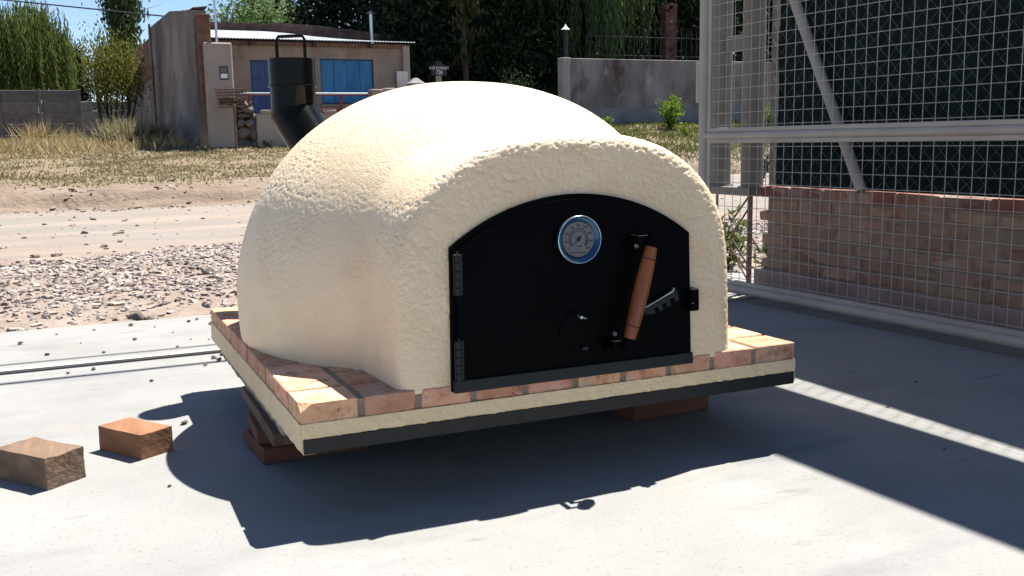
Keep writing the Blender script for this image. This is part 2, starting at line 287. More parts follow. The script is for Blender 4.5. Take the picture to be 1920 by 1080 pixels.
# ------------------------------------------------------------------ OVEN
OV = thing('dome_oven', (0.72, 0.75, 0.0), 'cream stucco dome oven with arched black door standing on a brick slab', 'oven')
W_, D_, ZT = 1.43, 1.509, 0.298; Z1 = ZT - 0.048; Z2 = Z1 - 0.040; Z3 = Z2 - 0.031
# shell: dome + front arch, voxel-merged, then roughened
CXD, CYD, RD, HD, ND, MD, ZS = 0.729, 0.798, 0.729, 1.076, 2.31, 1.84, 0.43
prof = [(0, 0.285), (RD * .992, 0.285), (RD * .997, 0.33), (RD, 0.38)] + [(RD * math.cos(a) ** (2 / ND), ZS + (HD - ZS) * math.sin(a) ** (2 / MD)) for a in np.linspace(0, math.pi / 2 - 1e-4, 40)]
m = MB(); m.lathe(prof, (CXD, CYD, 0), n=96)
XA, HA, ZA, NA = 0.727, 0.489, 0.50, 2.6
def arch_prof(ins):
    P = [(XA - HA + ins, 0.285), (XA - HA + ins, 0.40)]
    for a in np.linspace(math.pi, 0, 61):
        c, s_ = math.cos(a), math.sin(a)
        P.append((XA + (HA - ins) * math.copysign(abs(c) ** (2 / NA), c), ZA + (0.418 - ins) * abs(s_) ** (2 / NA)))
    P += [(XA + HA - ins, 0.40), (XA + HA - ins, 0.285)]; return P
rings = [(0.002, 0.038), (0.006, 0.021), (0.015, 0.008), (0.030, 0.002), (0.05, 0.0), (0.20, -0.006), (0.34, -0.022), (0.52, -0.045)]
V = []; F = []; n = None
for y, ins in rings:
    P = arch_prof(ins); n = len(P); wt = max(0, 1 - y / .4); V += [(p[0] + .055 * (p[1] - ZT), y + .12 * wt * (p[1] - ZT), p[1] - .02 * (p[1] - ZT)) for p in P]
for i in range(len(rings) - 1):
    for k in range(n): F.append((i * n + k, i * n + (k + 1) % n, (i + 1) * n + (k + 1) % n, (i + 1) * n + k))
F.append(tuple(range(n))); F.append(tuple((len(rings) - 1) * n + k for k in reversed(range(n)))); m.add(V, F)
tmp = m.build('shell_source', STUCCO, org=(0, 0, 0))
md = tmp.modifiers.new('r', 'REMESH'); md.mode = 'VOXEL'; md.voxel_size = 0.0039
ms_ = tmp.modifiers.new('s', 'SMOOTH'); ms_.factor = 0.5; ms_.iterations = 7
dg = bpy.context.evaluated_depsgraph_get(); me = bpy.data.meshes.new_from_object(tmp.evaluated_get(dg)); me.name = 'stucco_shell'
bpy.data.objects.remove(tmp)
nv = len(me.vertices); co = np.empty(nv * 3); me.vertices.foreach_get('co', co); co = co.reshape(-1, 3); no = np.empty(nv * 3); me.vertices.foreach_get('normal', no); no = no.reshape(-1, 3)
dsp = np.zeros(nv)
for i in range(nv):
    x, y, z = co[i]
    amp = 0.35 + 0.9 * sstep(0.5 + 1.1 * nz3(x, y, z, 3.1)) ; amp *= 0.55 + 0.25 * sstep((z - 0.35) / 0.45)
    a1 = nz3(x + .3, y, z, 118) + .5 * nz3(x, y + 5, z, 62)
    pl = max(-0.7, min(0.10, a1))
    dsp[i] = amp * 0.0033 * pl + 0.0022 * nz3(x, y, z, 5)
co = co + no * dsp[:, None]
co -= np.array([0.72, 0.75, 0.0]); me.vertices.foreach_set('co', co.ravel()); me.polygons.foreach_set('use_smooth', [True] * len(me.polygons)); me.update()
me.materials.clear(); me.materials.append(STUCCO)
shell = link('stucco_shell', me, OV)
# brick deck
m = MB(); m.prism([(.06, .004), (W_ - .004, .004), (W_ - .004, D_ - .004), (.004, D_ - .004), (.004, .06)], lambda a, b: (a, b, Z1 - .012), lambda a, b: (a, b, ZT - .004)); bed = m.build('mortar_bed', MORTAR, OV)
cw = W_ / 10; J = 0.0085
br_r = random.Random(3); tmpl = []
for k in range(10):
    cuts = [0, 0.136, 0.44, 0.726, 1.04, 1.334, D_] if k % 2 == 0 else [0, 0.136, 0.29, 0.585, 0.88, 1.18, D_]
    for j in range(len(cuts) - 1):
        x0 = cw * k + (J if k else 0); x1 = cw * (k + 1) - (J if k < 9 else 0); y0 = cuts[j] + (J * .9 if j else 0); y1 = cuts[j + 1] - (J * .9 if j < len(cuts) - 2 else 0)
        b = MB(); dz = br_r.uniform(-.0015, .0015)
        if k == 0 and j == 0:   # chipped corner brick
            P = [(x0, y0 + .030, ZT), (x0 + .005, y0 + .02, ZT - .006), (x0 + .028, y0, ZT), (x0 + .018, y0, ZT - .010), (x0, y0 + .018, ZT - .012), (x0, y0, ZT - .02), (x0, y0, Z1), (x1, y0, Z1), (x1, y1, Z1), (x0, y1, Z1), (x1, y0, ZT), (x1, y1, ZT), (x0, y1, ZT)]
            b.hull(P)
        else: b.cbox(x0, x1, y0, y1, Z1, ZT + dz, 0.0025, 0.0016, r=br_r)
        b.build('brick', BRICK, bed)
# stucco band round the slab (rough lower edge), as displaced strips
def band(name, pts, ztop, zbot, nrm, length, parent, rough=0.004, jag=0.006):
    nx = int(length / 0.008); nz = max(4, int((ztop - zbot) / 0.008)); V = []; F = []
    for i in range(nx + 1):
        u = i / nx; p = Vector(pts[0]).lerp(Vector(pts[1]), u)
        zb = zbot + jag * (noise.noise(Vector((p.x * 28, p.y * 28, 1))) * .8 + noise.noise(Vector((p.x * 80, p.y * 80, 5))) * .5)
        for j in range(nz + 1):
            z = ztop + (zb - ztop) * j / nz
            dd = rough * (noise.noise(Vector((p.x * 55, p.y * 55, z * 55))) + .7 * noise.noise(Vector((p.x * 110, p.y * 110, z * 110 + 9)))) + 0.003
            if j == nz: dd -= 0.006
            V.append((p.x + nrm[0] * dd, p.y + nrm[1] * dd, z))
        V.append((p.x - nrm[0] * .03, p.y - nrm[1] * .03, zb)); V.append((p.x - nrm[0] * .03, p.y - nrm[1] * .03, ztop))
    st = nz + 3
    for i in range(nx):
        for j in range(st): F.append((i * st + j, (i + 1) * st + j, (i + 1) * st + (j + 1) % st, i * st + (j + 1) % st))
    F.append(tuple(range(st))); F.append(tuple(nx * st + j for j in reversed(range(st))))
    b = MB(); b.add(V, F); return b.build(name, STUCCO_SKIRT, parent, smooth=True)
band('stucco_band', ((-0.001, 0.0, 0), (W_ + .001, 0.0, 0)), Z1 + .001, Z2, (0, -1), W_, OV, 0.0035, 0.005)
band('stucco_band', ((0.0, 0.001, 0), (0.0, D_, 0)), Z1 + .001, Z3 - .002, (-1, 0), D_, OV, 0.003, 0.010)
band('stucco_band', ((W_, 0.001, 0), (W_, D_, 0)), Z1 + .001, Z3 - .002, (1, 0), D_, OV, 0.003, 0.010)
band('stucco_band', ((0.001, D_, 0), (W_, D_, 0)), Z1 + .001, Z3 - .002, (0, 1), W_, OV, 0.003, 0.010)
m = MB(); m.cbox(0.003, W_ - .003, -0.004, 0.001, Z3, Z2 + .004, 0.0012); m.cbox(0.003, W_ - .003, 0.0015, 0.04, Z3 + .0005, Z3 + .005, 0.001); m.build('angle_iron', BLACK_EDGE, OV)
# slab core and rough concrete underside
m = MB(); m.box(0.02, W_ - .02, 0.02, D_ - .02, Z3 + 0.012, Z1 - .013); m.build('slab_core', UNDER, OV)
V = []; F = []; nx = 60; ny = 60
x0, x1, y0, y1 = 0.016, W_ - .035, 0.36, D_ - .06
m = MB(); ring = []
per = [(x0, y0), (x1, y0), (x1, y1), (x0, y1)]
pts = []
for a in range(4):
    p, q_ = per[a], per[(a + 1) % 4]
    for i in range(50): u = i / 50; pts.append((p[0] + (q_[0] - p[0]) * u, p[1] + (q_[1] - p[1]) * u))
cxm, cym = W_ / 2, .8
for j, z in enumerate(np.linspace(Z3 + .013, 0.118, 7)):
    for (x, y) in pts:
        k = 1 + 0.008 * nz3(x, y, z, 26) + 0.006 * nz3(x, y, z, 60) - 0.02 * (j / 6) ** 2
        V.append((cxm + (x - cxm) * k, cym + (y - cym) * k, z + (0.008 * nz3(x, y, 3, 18) if j == 6 else 0)))
NP = len(pts)
for j in range(6):
    for i in range(NP): F.append((j * NP + i, j * NP + (i + 1) % NP, (j + 1) * NP + (i + 1) % NP, (j + 1) * NP + i))
F.append(tuple(6 * NP + i for i in range(NP))); m.add(V, F); m.build('concrete_base', UNDER, OV, smooth=False)
# door
DX0, DX1, DZ0, DZS, DRISE = 0.370, 1.066, 0.284, 0.640, 0.120
def door_poly(ins, zb=None):
    x0, x1 = DX0 + ins, DX1 - ins; c = (x0 + x1) / 2; hw = (x1 - x0) / 2; rs = DRISE * hw / ((DX1 - DX0) / 2); R = (hw * hw + rs * rs) / (2 * rs); zs = DZS - ins * .6; cz = zs + rs - R
    a0 = math.asin(hw / R); P = [(x0, (DZ0 if zb is None else zb)), (x1, (DZ0 if zb is None else zb))]
    for a in np.linspace(a0, -a0, 33): P.append((c + R * math.sin(a), cz + R * math.cos(a)))
    return P
m = MB(); m.prism(door_poly(0), lambda a, b: (a, -0.008, b), lambda a, b: (a, 0.02, b)); frame = m.build('door_frame', BLACK, OV)
m = MB(); P0 = door_poly(.013, .316); P1 = door_poly(.016, .318); n = len(P0)
m.prism(P0, lambda a, b: (a, -0.0155, b), lambda a, b: (a, -0.006, b))
door = m.build('door', BLACK, OV)
m = MB(); m.cbox(DX0 + .002, DX1 - .002, -0.022, -0.005, DZ0 - .001, DZ0 + .029, 0.0015); m.build('sill_rail', BLACK_EDGE, door)
for za, zb in ((0.523, 0.625), (0.313, 0.412)):
    m = MB(); m.cbox(0.374, 0.398, -0.021, -0.0145, za, zb, .001)
    for i in range(5):
        a = za + (zb - za) * i / 5 + .0012; b = za + (zb - za) * (i + 1) / 5 - .0012; m.tube([(0.383, -0.025, a), (0.383, -0.025, b)], 0.0072, 10)
    m.tube([(0.383, -0.025, zb), (0.383, -0.025, zb + .006)], [.004, .003], 8); m.build('hinge', BLACK_EDGE, door, smooth=True)
m = MB(); m.cbox(1.052, 1.079, -0.034, -0.004, 0.428, 0.489, .003); m.cbox(1.045, 1.056, -0.045, -0.02, 0.44, 0.452, .002); m.build('latch_catch', BLACK, door)
# notched latch lever
dirL = (Vector((1.002, 0, 0.480)) - Vector((0.905, 0, 0.440))).normalized(); upL = Vector((-dirL.z, 0, dirL.x)); oL = Vector((0.905, -0.03, 0.440))
def LV(a, b, y): p = oL + dirL * a + upL * b; return (p.x, y, p.z)
lev = [(0, .008), (.098, .008), (.106, .014), (.112, .008), (.108, -.020), (.098, -.020), (.096, -.006), (.082, -.006), (.080, -.022), (.070, -.022), (.067, -.006), (.056, -.006), (.054, -.022), (.044, -.022), (.041, -.006), (.030, -.006), (.028, -.020), (.016, -.016), (0, -.008)]
m = MB(); m.prism(lev, lambda a, b: LV(a, b, -.034), lambda a, b: LV(a, b, -.026)); lever = m.build('latch_lever', BLACK_EDGE, OV)
m = MB(); m.prism([(0.006, .0085), (.100, .0085), (.1085, .0150), (.1085, .0165), (.099, .0100), (0.006, .0100)], lambda a, b: LV(a, b, -.0345), lambda a, b: LV(a, b, -.0255)); m.build('highlight_strip', STEEL, lever)  # bright steel strip put in as the highlight along the lever
m = MB(); m.tube([LV(.004, 0, -.014), LV(.004, 0, -.036)], .006, 10); m.build('pivot', BLACK_EDGE, lever)
# thermometer
TC = Vector((0.716, 0, 0.643)); TR = 0.062
m = MB(); m.lathe([(0.001, 0.0), (TR * .96, 0.0), (TR * .96, .006), (TR, .008), (TR, .013)], (TC.x, -0.015, TC.z), (0, -1, 0), 48); th_ = m.build('thermometer', BLACK_EDGE, OV, smooth=True)
m = MB(); m.lathe([(TR * 1.0, .0131), (TR * .985, .018), (TR * .90, .0195), (TR * .80, .0155), (TR * .735, .009)], (TC.x, -0.015, TC.z), (0, -1, 0), 64); m.build('bezel', BEZEL, th_, smooth=True)
m = MB(); m.tube([(TC.x + TR * .985 * math.cos(a), -0.0325, TC.z + TR * .985 * math.sin(a)) for a in np.linspace(0, 2 * math.pi, 65)], .0011, 6, cap=False); m.build('bezel_edge', BEZEL_EDGE, th_, smooth=True)
m = MB(); m.lathe([(0.0001, .0092), (TR * .75, .0090), (TR * .75, .006)], (TC.x, -0.015, TC.z), (0, -1, 0), 48); m.build('dial_face', DIAL, th_)
YD = -0.0247
def DP(r, a): return (TC.x + r * math.cos(a), YD, TC.z + r * math.sin(a))
m = MB()
def arcband(r0, r1, a0, a1, nseg):
    V = []; F = []
    for i in range(nseg + 1):
        a = a0 + (a1 - a0) * i / nseg; V += [DP(r0, a), DP(r1, a)]
    for i in range(nseg): F.append((2 * i, 2 * i + 1, 2 * i + 3, 2 * i + 2))
    m.add(V, F)
A0, A1 = math.radians(222), math.radians(-42)
arcband(TR * .435, TR * .45, A0, A1, 48); arcband(TR * .325, TR * .34, A0, A1, 48); arcband(TR * .395, TR * .405, A0, A1, 48)
arcband(TR * .395, TR * .45, A0, A0 - .62, 12); arcband(TR * .395, TR * .45, A1, A1 + .62, 12)
for i in range(41):
    a = A0 + (A1 - A0) * i / 40; d = .006; r0 = TR * (.40 if i % 5 else .33); arcband(r0, TR * .45, a - d, a + d, 1)
lab = ['0', '50', '100', '150', '250', '350', '400', '450', '500']
def put_text(t, size, cx, cz, rot=0):
    V, F = font_mesh(t, size); c, s_ = math.cos(rot), math.sin(rot)
    m.add([(TC.x + cx + v.x * c - v.y * s_, YD - v.z * .2, TC.z + cz + v.x * s_ + v.y * c) for v in V], F)
for i, t in enumerate(lab):
    a = A0 + (A1 - A0) * i / 8; put_text(t, .0085, TR * .575 * math.cos(a), TR * .575 * math.sin(a))
put_text('TEMP', .0085, 0, -TR * .30); put_text('°C', .0075, 0, -TR * .44); put_text('Beyca-Argentina', .0062, 0, -TR * .545)
m.build('dial_markings', INK, th_, fix=False)
m = MB(); a = math.radians(224); d = Vector((math.cos(a), 0, math.sin(a))); pd = Vector((-d.z, 0, d.x)); c0 = Vector((TC.x, -0.0262, TC.z))
P = [c0 + d * TR * .44, c0 + pd * .0012, c0 - d * TR * .13 + pd * .002, c0 - d * TR * .2, c0 - d * TR * .13 - pd * .002, c0 - pd * .0012]
m.add([tuple(p) for p in P] + [(p.x, p.y + .0006, p.z) for p in P], [(0, 1, 2, 3, 4, 5)] + [(i, (i + 1) % 6, 6 + (i + 1) % 6, 6 + i) for i in range(6)])
m.lathe([(.005, 0), (.005, .001), (.0001, .0015)], (TC.x, -0.0262, TC.z), (0, -1, 0), 16); m.build('needle', INK, th_)
# handle
HT, HB = Vector((0.914, -0.070, 0.642)), Vector((0.829, -0.070, 0.356)); hd = HB - HT
m = MB(); m.tube([HT, HB], .006, 8); hroot = m.build('handle', BLACK_EDGE, OV)
m = MB(); ts = [(.09, .0150), (.13, .0160), (.20, .0178), (.35, .0200), (.5, .0208), (.65, .0202), (.8, .0178), (.87, .0162), (.91, .0148)]
m.tube([HT + hd * t for t, r in ts], [r for t, r in ts], 20); m.build('grip', WOODH, hroot, smooth=True)
for t in (.20, .80):
    m = MB(); m.tube([HT + hd * (t - .004), HT + hd * (t + .004)], [.0182] * 2, 20); m.build('groove_ring', INK, hroot, smooth=True)
for t0, t1, rr in ((-.04, .09, .0172), (.91, 1.02, .0155)):
    m = MB(); m.tube([HT + hd * t0, HT + hd * t1], rr, 18)
    c = HT + hd * ((t0 + t1) / 2); m.cbox(c.x - .042, c.x - .004, -.066, -.058, c.z - .012, c.z + .012, .001); m.cbox(c.x - .042, c.x - .034, -.060, -.015, c.z - .012, c.z + .012, .001); m.cbox(c.x - .04, c.x - .010, -.021, -.0152, c.z - .022, c.z + .012, .001)
    m.build('bracket', BLACK, hroot, smooth=True)
for p in ((0.889, 0.615), (0.819, 0.388)):
    m = MB(); m.lathe([(.0001, .006), (.0055, .006), (.0065, .004), (.0065, 0)], (p[0], -0.0215, p[1]), (0, -1, 0), 6); m.build('bolt', STEEL, hroot)
# air vent
m = MB(); m.lathe([(.0001, .004), (.053, .004), (.055, .002), (.055, 0)], (0.717, -0.0155, 0.405), (0, -1, 0), 40); vent = m.build('air_vent', BLACK, OV, smooth=True)
m = MB(); m.lathe([(.0001, .012), (.004, .012), (.005, 0)], (0.7185, -0.0195, 0.441), (0, -1, 0), 10)
for s_ in (-1, 1): m.hull([(0.7185 + s_ * .003, -.026, .4395), (0.7185 + s_ * .013, -.030, .441 - s_ * .006), (0.7185 + s_ * .014, -.034, .444 - s_ * .006), (0.7185 + s_ * .004, -.030, .4425), (0.7185 + s_ * .009, -.028, .4445 - s_ * .004), (0.7185 + s_ * .008, -.033, .440 - s_ * .004)])
m.build('wing_nut', STEEL, vent)
m = MB(); m.cbox(.722, .738, -.030, -.0195, .355, .364, .0015); m.build('vent_tab', BLACK_EDGE, vent)
# chimney
CHX, CHY, CR_ = 0.338, 1.49, 0.0825
rad = Vector((0.51, -0.86, 0)).normalized(); EL = Vector((CHX, CHY, 1.000))
low = EL + (rad * 0.80 + Vector((0, 0, -1))) * 0.42
m = MB(); m.tube([EL + Vector((0, 0, .17)), EL + Vector((0, 0, .035)), EL + Vector((0, 0, -.0)) + (rad * .8 + Vector((0, 0, -1))) * .0, EL + (rad * .8 + Vector((0, 0, -1))) * .04, low], [CR_, CR_, CR_ * 1.04, CR_, CR_], 32); chim = m.build('chimney', BLACK_GLOSS, OV, smooth=True)
cz0 = 1.098
m = MB(); m.lathe([(CR_ * .9, cz0), (CR_ * 1.07, cz0), (CR_ * 1.07, cz0 + .004), (CR_ * 1.025, cz0 + .006), (CR_ * 1.025, cz0 + .100), (CR_ * .98, cz0 + .100), (CR_ * .98, cz0 + .06), (0.0001, cz0 + .06)], (CHX, CHY, 0), n=32); m.build('chimney_cap', BLACK_GLOSS, chim, smooth=True)
hx = Vector((0.80, -0.60, 0)).normalized() * 0.055; c = Vector((CHX, CHY, 0))
m = MB(); zt_ = cz0 + .182; zb_ = cz0 + .06
m.tube([c - hx + Vector((0, 0, zb_)), c - hx + Vector((0, 0, zt_ - .012)), c - hx * .85 + Vector((0, 0, zt_)), c + hx * .85 + Vector((0, 0, zt_)), c + hx + Vector((0, 0, zt_ - .012)), c + hx + Vector((0, 0, zb_))], .0062, 8); m.build('lifting_loop', BLACK_GLOSS, chim, smooth=True)

# the whole front (door and fittings) leans back a little, as the arch does
def lean_back(o):
    oz = o['_o'][2]
    for v in o.data.vertices:
        h = v.co.z + oz - ZT; v.co.x += .055 * h; v.co.y += .12 * h; v.co.z -= .02 * h
    for c in o.children: lean_back(c)
for o in (frame, door, lever, th_, hroot, vent): lean_back(o)
# ------------------------------------------------------------------ wood: supports and loose blocks
def woodblock(name, f, l, r_, h, mt, label, rough=.004, seed=1, group=None, nn=7):
    """block from its ground corners: front, left, right"""
    rr = random.Random(seed); f = Vector((*f, 0)); e1 = Vector((*l, 0)) - f; e2 = Vector((*r_, 0)) - f; b = MB(); n = nn; O = (f + e1 * .5 + e2 * .5)
    bm = bmesh.new(); bmesh.ops.create_cube(bm, size=1.0); bmesh.ops.subdivide_edges(bm, edges=list(bm.edges), cuts=n, use_grid_fill=True)
    for v in bm.verts:
        u, vv, z = v.co.x + .5, v.co.y + .5, v.co.z + .5
        p = f + e2 * u + e1 * vv + Vector((0, 0, h * z)); edge = sum(1 for t in (u, vv, z) if t < .01 or t > .99)
        q = p * 22 + Vector((seed * 3.1,) * 3); d = Vector((noise.noise(q), noise.noise(q + Vector((9, 0, 0))), noise.noise(q + Vector((0, 9, 0)))))
        q2 = p * 70; d = d * .45 + Vector((noise.noise(q2), noise.noise(q2 + Vector((5, 0, 0))), noise.noise(q2 + Vector((0, 5, 0))))) * .3
        if edge >= 2: d = d * 1.3
        p = p + d * rough
        if z < .01: p.z = 0.0005
        v.co = p - O
    e2n = e2.normalized()
    me = bpy.data.meshes.new(name); bm.to_mesh(me); bm.free(); me.materials.append(mt); smooth_mesh(me, 30)
    o = link(name, me, None, O); tag(o, label, 'wood block', group); return o
woodblock('wood_block', (-0.311, 0.722), (-0.418, 0.885), (-0.220, 0.779), 0.073, WOOD_RED, 'smooth reddish wood block on concrete, nearer the oven of the two loose blocks', .0022, 2)
woodblock('wood_block', (-0.555, 0.567), (-0.680, 0.735), (-0.462, 0.640), 0.086, WOOD_GREY, 'weathered brown wood block with rough broken edges, leftmost on the concrete', .0055, 5)
def plank(x0, x1, y0, y1, z0, z1, mt, label, rot=0, group=None, name='wood_plank'):
    M_ = Matrix.Translation(((x0 + x1) / 2, (y0 + y1) / 2, 0)) @ Matrix.Rotation(rot, 4, 'Z') @ Matrix.Translation((-(x0 + x1) / 2, -(y0 + y1) / 2, 0))
    b = MB(); b.cbox(x0, x1, y0, y1, z0, z1, .003, .0015, M=M_); return tag(b.build(name, mt, org=((x0 + x1) / 2, (y0 + y1) / 2, z0)), label, 'wood plank', group)
plank(-0.012, 0.30, 0.515, 0.76, 0.0005, 0.045, WOOD_DARK, 'dark red bottom plank on the concrete under the oven left side', .06)
plank(-0.005, 0.27, 0.55, 0.78, 0.0465, 0.082, WOOD_DARK, 'dark red middle plank stacked under the oven left side', -.05)
plank(0.012, 0.26, 0.40, 1.00, 0.0835, 0.116, WOOD_GREY, 'long pale plank on top of the stack under the oven left side', -.02)
plank(1.13, 1.425, 0.40, 0.62, 0.0005, 0.117, WOOD_DARK, 'thick reddish timber block under the oven right side', .03)
plank(0.55, 0.85, 1.15, 1.35, 0.0005, 0.117, WOOD_DARK, 'dark timber block in the shade under the oven back', .05)

# ------------------------------------------------------------------ sliding gate (shaded, right)
GA = -0.05115; GD = Vector((math.sin(GA), math.cos(GA), 0)); GN = Vector((math.cos(GA), -math.sin(GA), 0)); G0 = Vector((2.906, 1.301, 0))
def G(yl, z, off=0.0): p = G0 + GD * (yl - 1.301) + GN * off; return Vector((p.x, p.y, z))
GATE = thing('sliding_gate', tuple(G(0.3, 0)), 'grey steel sliding gate of welded square wire mesh beside the oven', 'gate')
GY0, GY1 = -3.0, 2.49
def gbar(name, y0, y1, z0, z1, t=.02, mt=GATEP, off=0.0, par=GATE, c=.003):
    MM = Matrix.Translation(G(0, 0, off)) @ Matrix.Rotation(-GA, 4, 'Z'); b = MB(); b.cbox(-t, t, y0 - 0, y1 - 0, z0, z1, c, M=MM); return b.build(name, mt, par)
def gtube(name, pts, r, mt=GATEP, par=GATE): b = MB(); b.tube(pts, r, 14); return b.build(name, mt, par, smooth=True)
gtube('stile', [G(2.455, 0.05), G(2.455, 3.5)], .030)
gbar('stile_flange', 2.395, 2.425, 0.10, 3.4, .006)
gtube('bottom_rail', [G(GY0, 0.060), G(2.455, 0.060)], .026)
gbar('bottom_flange', GY0, 2.425, 0.084, 0.1075, .010)
gtube('mid_rail', [G(GY0, 0.8965), G(2.455, 0.8965)], .0215)
gbar('mid_flange_upper', GY0, 2.425, 0.9155, 0.938, .010); gbar('mid_flange_lower', GY0, 2.425, 0.854, 0.877, .010)
gbar('latch_plate', 2.478, 2.505, 1.08, 1.30, .004, off=-.02)
for nm, z0, z1, zs in (('upper_wire_mesh', 0.93, 2.40, 0.951), ('lower_wire_mesh', 0.10, 0.86, 0.835)):
    m = MB(); z = zs; k = 0
    zz = [zs + i * .065 for i in range(23)] if nm[0] == 'u' else [zs - i * .065 for i in range(12)]
    for z in zz: m.tube([G(GY0, z, .004), G(2.41, z, .004)], .0017, 5)
    y = 2.385
    i = 0
    ys = [1.301 - .065 * j for j in range(-17, 66)]
    for y in ys: m.tube([G(y, z0, .0075), G(y, z1, .0075)], .0017, 5)
    tag(m.build(nm, WIRE, GATE, smooth=True), kind='stuff')
# unseen sheet panel added along the gate top to shade a concrete band
MM = Matrix.Translation(G(0, 0)) @ Matrix.Rotation(-GA, 4, 'Z'); m = MB()
m.box(-.008, .008, GY0, 2.425, 2.43, 3.55, M=MM); m.build('added_shadow_panel', GATEP, GATE)

# ------------------------------------------------------------------ brick wall with screened fence behind the gate
XW = 3.30; WY1 = 2.55; WY0 = -1.6; WT = 0.598
WALL = thing('brick_wall', (XW + .06, 0.5, 0), 'low reddish brick wall with ragged end behind the wire gate', 'wall')
m = MB(); m.box(XW + .006, XW + .125, WY0, WY1 - .10, 0.10, WT - .012); core = m.build('mortar_core', WALLMORT, WALL)
V = []; m = MB()
m.cbox(XW - .03, XW + .15, WY0, WY1 - .02, -.05, 0.108, .006, .004); m.build('footing', mat('footing', [(0.3, (0.20, 0.14, 0.12)), (0.7, (0.30, 0.22, 0.19))], scale=6, rough=.95, bump=.7, bscale=25), WALL)
wr = random.Random(11); ch = (WT - .110) / 7
for c_ in range(7):
    z0 = 0.110 + c_ * ch + .006; z1 = 0.110 + (c_ + 1) * ch - .006; y = WY1 - (0.02 + wr.uniform(0, .05)) - (0.09 if c_ % 2 else 0.0)
    while y > WY0:
        ln = 0.245 * wr.uniform(.93, 1.06); b = MB(); px_ = wr.uniform(-.004, .004)
        b.cbox(XW + px_, XW + .12, max(WY0, y - ln), y, z0 + wr.uniform(-.003, .003), z1 + wr.uniform(-.003, .003), .007, .004, r=wr); b.build('brick', WALLRED if c_ == 6 else WALLBRICK, WALL); y -= ln + .016
FEN = thing('screened_fence', (XW + .06, 0.5, WT), 'chain link fence lined with dark green shade cloth on the brick wall', 'fence')
# cloth
V = []; F = []; ys = rng_(-1.5, 2.39, .06); zs = rng_(0.60, 2.99, .06)
for z in zs:
    for y in ys: V.append((XW + .022 + .012 * nz3(y, z, 0, 2.2) + .006 * nz3(y, z, 5, 6), y + (.006 * nz3(y, z, 9, 8) if y > 2.3 else 0), z))
ny = len(ys); nV = len(V); V += [(p[0] + .002, p[1], p[2]) for p in V]
for j in range(len(zs) - 1):
    for i in range(ny - 1):
        q = (j * ny + i, j * ny + i + 1, (j + 1) * ny + i + 1, (j + 1) * ny + i); F.append(q); F.append(tuple(nV + k for k in reversed(q)))
m = MB(); m.add(V, F); m.build('shade_cloth', CLOTH, FEN, smooth=True, fix=False)
# chain link
m = MB(); s_ = .050; cols = int((2.50 + 0.4) / (2 * s_))
for k in range(cols):
    yb = 2.50 - k * 2 * s_; pts1 = []; pts2 = []
    nseg = int((2.0 - .60) / s_)
    ph = (k % 2)
    P = []
    for i in range(nseg + 1):
        z = 0.605 + i * s_; P.append((XW - .006 + (.002 if i % 2 else -.002), yb - (s_ if i % 2 else 0) * 1.0, z))
    m.tube(P, .0014, 3, cap=False)
    P = [(p[0] + .003, 2 * yb - s_ * 2 - p[1] + s_ * 0, p[2]) for p in P]; m.tube(P, .0014, 3, cap=False)
tag(m.build('chain_link', CHAIN, FEN), kind='stuff')
m = MB(); m.tube([(XW + .05, 2.47, 0.60), (XW + .05, 2.47, 3.05)], .022, 10); m.build('end_post', POSTP, FEN, smooth=True)
m = MB(); m.tube([(XW + .05, -1.5, 2.99), (XW + .05, 2.47, 2.99)], .014, 8); m.build('top_rail', POSTP, FEN, smooth=True)
m = MB(); m.tube([(XW - .04, 1.66, 0.602), (XW - .04, 2.21, 1.62), (XW - .04, 2.50, 2.16)], .029, 14); m.build('brace_pipe', GATEP, FEN, smooth=True)
m = MB(); m.tube([(XW + .05, -.4, .70), (XW + .05, 1.2, .69), (XW + .05, 2.45, .715)], .0018, 5); m.build('tension_wire', CHAIN, FEN)
# posts on the lattice stand
for i, (y0, y1, lb, zt_) in enumerate(((2.865, 3.012, 'taupe round steel post farther from the brick wall', 4.2), (2.548, 2.703, 'taupe round steel post next to the brick wall end', 4.2))):
    m = MB(); yc = (y0 + y1) / 2; r = (y1 - y0) / 2 * .86; m.tube([(XW + .02, yc, 0.5855), (XW + .02, yc, zt_)], r, 28); m.lathe([(r, .585), (r * 1.25, .5855), (r * 1.25, .592), (r, .5925)], (XW + .02, yc, 0), n=24)
    tag(m.build('steel_post', POSTP, smooth=True, org=(XW, yc, .585)), lb, 'post')
LS = thing('lattice_stand', (XW, 2.75, 0), 'steel lattice stand with zigzag bars and a flat top beam', 'stand')
m = MB(); m.cbox(XW - .06, XW + .10, 2.552, 3.10, 0.535, 0.584, .002); m.build('top_beam', POSTP, LS)
for dy in (2.60, 2.625):
    m = MB(); m.cbox(XW - .006, XW + .006, dy - .007, dy + .007, 0, .534, .001); m.build('upright', RUST, LS)
m = MB(); m.cbox(XW - .006, XW + .006, 2.935, 2.949, 0, .534, .001); m.build('upright', RUST, LS)
zzp = [(2.625, .53), (2.80, .36)], [(2.632, .45), (2.80, .27)], [(2.80, .27), (2.60, .09)], [(2.61, .06), (2.80, .20)], [(2.59, .28), (2.50, .20)], [(2.80, .20), (2.62, .015)]
for a, b_ in zzp:
    m = MB(); m.tube([(XW, a[0], a[1]), (XW, b_[0], b_[1])], .006, 6); m.build('lattice_bar', RUST, LS)
# beam crossing between posts (upper)
m = MB(); m.cbox(XW - .01, XW + .05, 2.70, 2.87, 1.40, 1.49, .003); tag(m.build('cross_plate', POSTP, org=(XW, 2.78, 1.4)), 'short grey plate joining the two taupe posts', 'plate')
